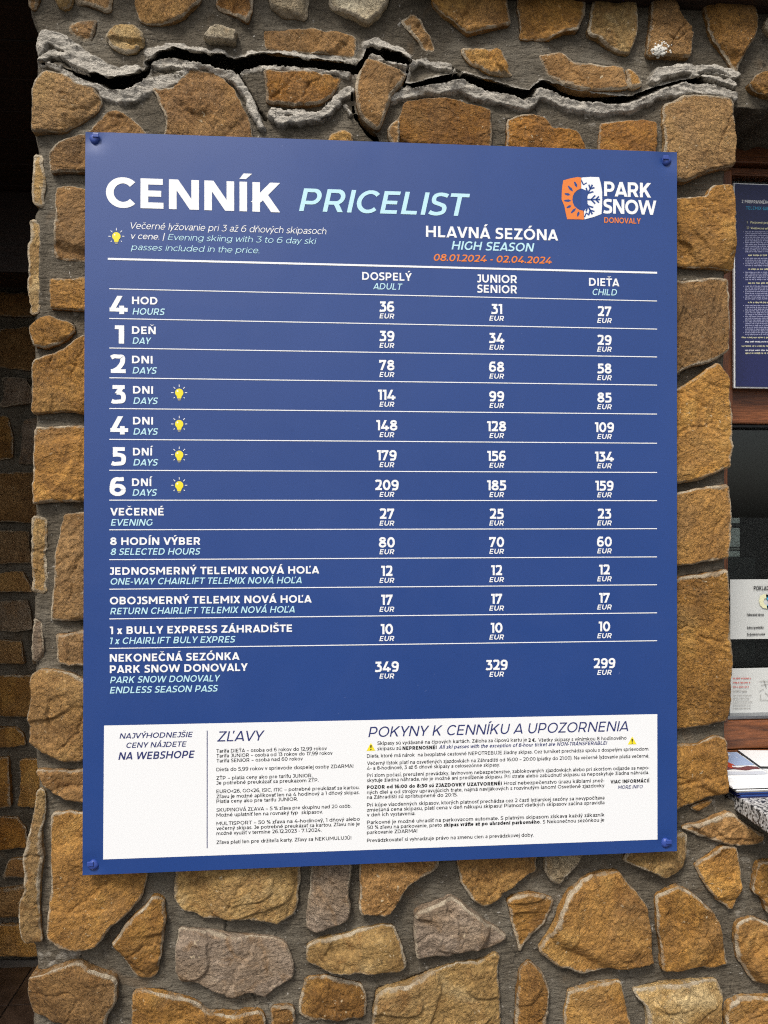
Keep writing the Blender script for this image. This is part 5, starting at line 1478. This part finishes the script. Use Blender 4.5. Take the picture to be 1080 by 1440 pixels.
wh.text('SNOW', 848.3, 923, 299.9, 20.2, .23, seg=36, trk=-.09)
orn.text('DONOVALY', 849.7, 901, 313.2, 7.8, .2, seg=24)

# white information panel
pp = Print(YS-.0002)
pp.poly_px([(146.3, 1020.3), (924.3, 1004.2), (924.6, 1180.6), (145, 1208.6)])
nv_ = Print(YPf); bk = Print(YPf)
nv_.text('NAJVÝHODNEJŠIE', 168, 271.2, 1038.7, 7.4, .175, True, seg=20)
nv_.text('CENY NÁJDETE', 177.6, 262.4, 1051.8, 7.4, .175, True, seg=20)
nv_.text('NA WEBSHOPE', 166.4, 273.8, 1068.4, 10.4, .20, True, seg=24)
nv_.new('rule_line'); a = P(291.3, 1027.4, YPf); b = P(291.3, 1192.8, YPf)
nv_.poly([(a[0]-.0007, b[2]), (a[0]+.0007, b[2]), (a[0]+.0007, a[2]), (a[0]-.0007, a[2])])
nv_.text('ZĽAVY', 305.4, 372.2, 1042.8, 14.2, .14, True, seg=30)
nv_.text('POKYNY K CENNÍKU A UPOZORNENIA', 518, 883.5, 1036.6, 14.4, .14, True, seg=30)
TB_ = .165
for st_, x1, y_ in (('Tarifa DIEŤA – osoba od 6 rokov do 12,99 rokov', 459.5, 1058.6), ('Tarifa JUNIOR – osoba od 13 rokov do 17,99 rokov', 467.6, 1065.4), ('Tarifa SENIOR – osoba nad 60 rokov', 425.7, 1072.3),
    ('Dieťa do 5,99 rokov v sprievode dospelej osoby ZDARMA!', 496.8, 1084.6), ('ZŤP – platia ceny ako pre tarifu JUNIOR.', 439.3, 1096.6), ('Je potrebné preukázať sa preukazom ZŤP.', 448, 1103.4),
    ('EURO<26, GO<26, ISIC, ITIC – potrebné preukázať sa kartou.', 505.5, 1115.4), ('Zľavu je možné aplikovať len na 4 hodinový a 1 dňový skipas.', 505.5, 1122.6), ('Platia ceny ako pre tarifu JUNIOR.', 419, 1129.4),
    ('SKUPINOVÁ ZĽAVA – 5 % zľava pre skupinu nad 20 osôb.', 494.2, 1141.6), ('Možné uplatniť len na rovnaký typ  skipasov.', 454, 1148.6), ('MULTISPORT – 50 % zľava na 4-hodinový, 1 dňový alebo', 506, 1160.6),
    ('večerný skipas. Je potrebné preukázať sa kartou. Zľavu nie je', 506, 1167.4), ('možné využiť v termíne 26.12.2023 - 7.1.2024.', 452.2, 1174.4), ('Zľava platí len pre držiteľa karty. Zľavy sa NEKUMULUJÚ!', 494, 1187)):
    bk.text(st_, 304.3, x1, y_, 5.0, TB_, seg=12)
for st_, x0, x1, y_, t_ in (
    ('Skipasy sú vydávané na čipových kartách. Záloha za čipovú kartu je', 530.6, 741, 1047.6, 0), ('2 €.', 743, 754, 1043.4, 1), ('Všetky skipasy s výnimkou 8 hodinového', 757, 881, 1043.1, 0),
    ('skipasu sú', 530.6, 564, 1055.2, 0), ('NEPRENOSNÉ!', 566, 614, 1054.6, 1),
    ('Dieťa, ktoré má nárok  na bezplatné cestovné NEPOTREBUJE žiadny skipas. Cez turniket prechádza spolu s dospelým sprievodom.', 516, 913, 1065.6, 0),
    ('Večerný lístok platí na osvetlených zjazdovkách na Záhradišti od 16:00 – 20:00 (piatky do 21:00). Na večerné lyžovanie platia večerné,', 516, 913, 1075.8, 0),
    ('4- a 8-hodinové, 3 až 6 dňové skipasy a celosezónne skipasy.', 516, 703, 1082.8, 0),
    ('Pri zlom počasí, prerušení prevádzky, lavínovom nebezpečenstve, zablokovaných zjazdovkách alebo pri skoršom odjazde sa nepo-', 516, 913, 1092.8, 0),
    ('skytuje žiadna náhrada, nie je možné ani predĺženie skipasu. Pri strate alebo zabudnutí skipasu sa neposkytuje žiadna náhrada.', 516, 912.5, 1099.8, 0),
    ('POZOR od 16:00 do 8:30 sú ZJAZDOVKY UZATVORENÉ!', 516, 705.7, 1109.6, 1), ('Hrozí nebezpečenstvo úrazu káblami snež-', 708.6, 850, 1104, 0),
    ('ných diel a od strojov upravujúcich trate, najmä navijákových s rozvinutým lanom! Osvetlené zjazdovky', 516, 850, 1116.8, 0),
    ('na Záhradišti sú sprístupnené do 20:15.', 516, 643.4, 1123.6, 0),
    ('Pri kúpe viacdenných skipasov, ktorých platnosť prechádza cez 2 časti lyžiarskej sezóny sa nevypočítava', 516, 850, 1134.4, 0),
    ('zmiešaná cena skipasu, platí cena v deň nákupu skipasu! Platnosť všetkých skipasov začína spravidla', 516, 850, 1141.4, 0),
    ('v deň ich vystavenia.', 516, 584, 1148.3, 0),
    ('Parkovné je možné uhradiť na parkovacom automate. S platným skipasom získava každý zákazník', 516, 850, 1159, 0),
    ('50 % zľavu na parkovanie, preto', 516, 621.4, 1166, 0), ('skipas vráťte až po uhradení parkovného', 624.3, 759, 1162.5, 1), ('. S Nekonečnou sezónkou je', 760, 849.8, 1158.2, 0),
    ('parkovanie ZDARMA!', 516, 586.8, 1173, 0), ('Prevádzkovateľ si vyhradzuje právo na zmenu cien a prevádzkovej doby.', 516, 750.5, 1184.4, 0),
    ('VIAC INFORMÁCIÍ', 858.5, 913.6, 1101.8, 1)):
    bk.text(st_, x0, x1, y_, 5.0, .27 if t_ else TB_, seg=12)
nv_.text('All ski passes with the exception of 8-hour ticket are NON-TRANSFERABLE!', 617.3, 854, 1053, 5.0, .19, True, seg=12)
nv_.text('MORE INFO', 869, 904, 1109.5, 4.8, .18, True, seg=12)
for x, y_ in ((521.6, 1050.6), (889, 1041.6)):
    yl.new('warning_triangle'); bk.new('exclamation_mark')
    yl.poly_px([(x-6.2, y_+5.4), (x+6.2, y_+5), (x, y_-6)], 1)
    bk.poly_px([(x-1.1, y_-2.6), (x+1.1, y_-2.6), (x+.6, y_+1.6), (x-.6, y_+1.6)], 4); bk.disc_px(x, y_+3.3, .95, 4, 8)
pp.build('information_panel', M['ink_paper'], SB)
wh.build('lettering', M['ink_white'], SB); cy.build('lettering', M['ink_cyan'], SB)
orn.build('lettering', M['ink_orange'], SB); nv_.build('lettering', M['ink_navy'], SB); bk.build('lettering', M['ink_black'], SB)
yl.build('printed_symbol', M['ink_yellow'], SB); gy.build('printed_symbol', M['ink_grey'], SB); bu.build('emblem', M['ink_blue'], SB)
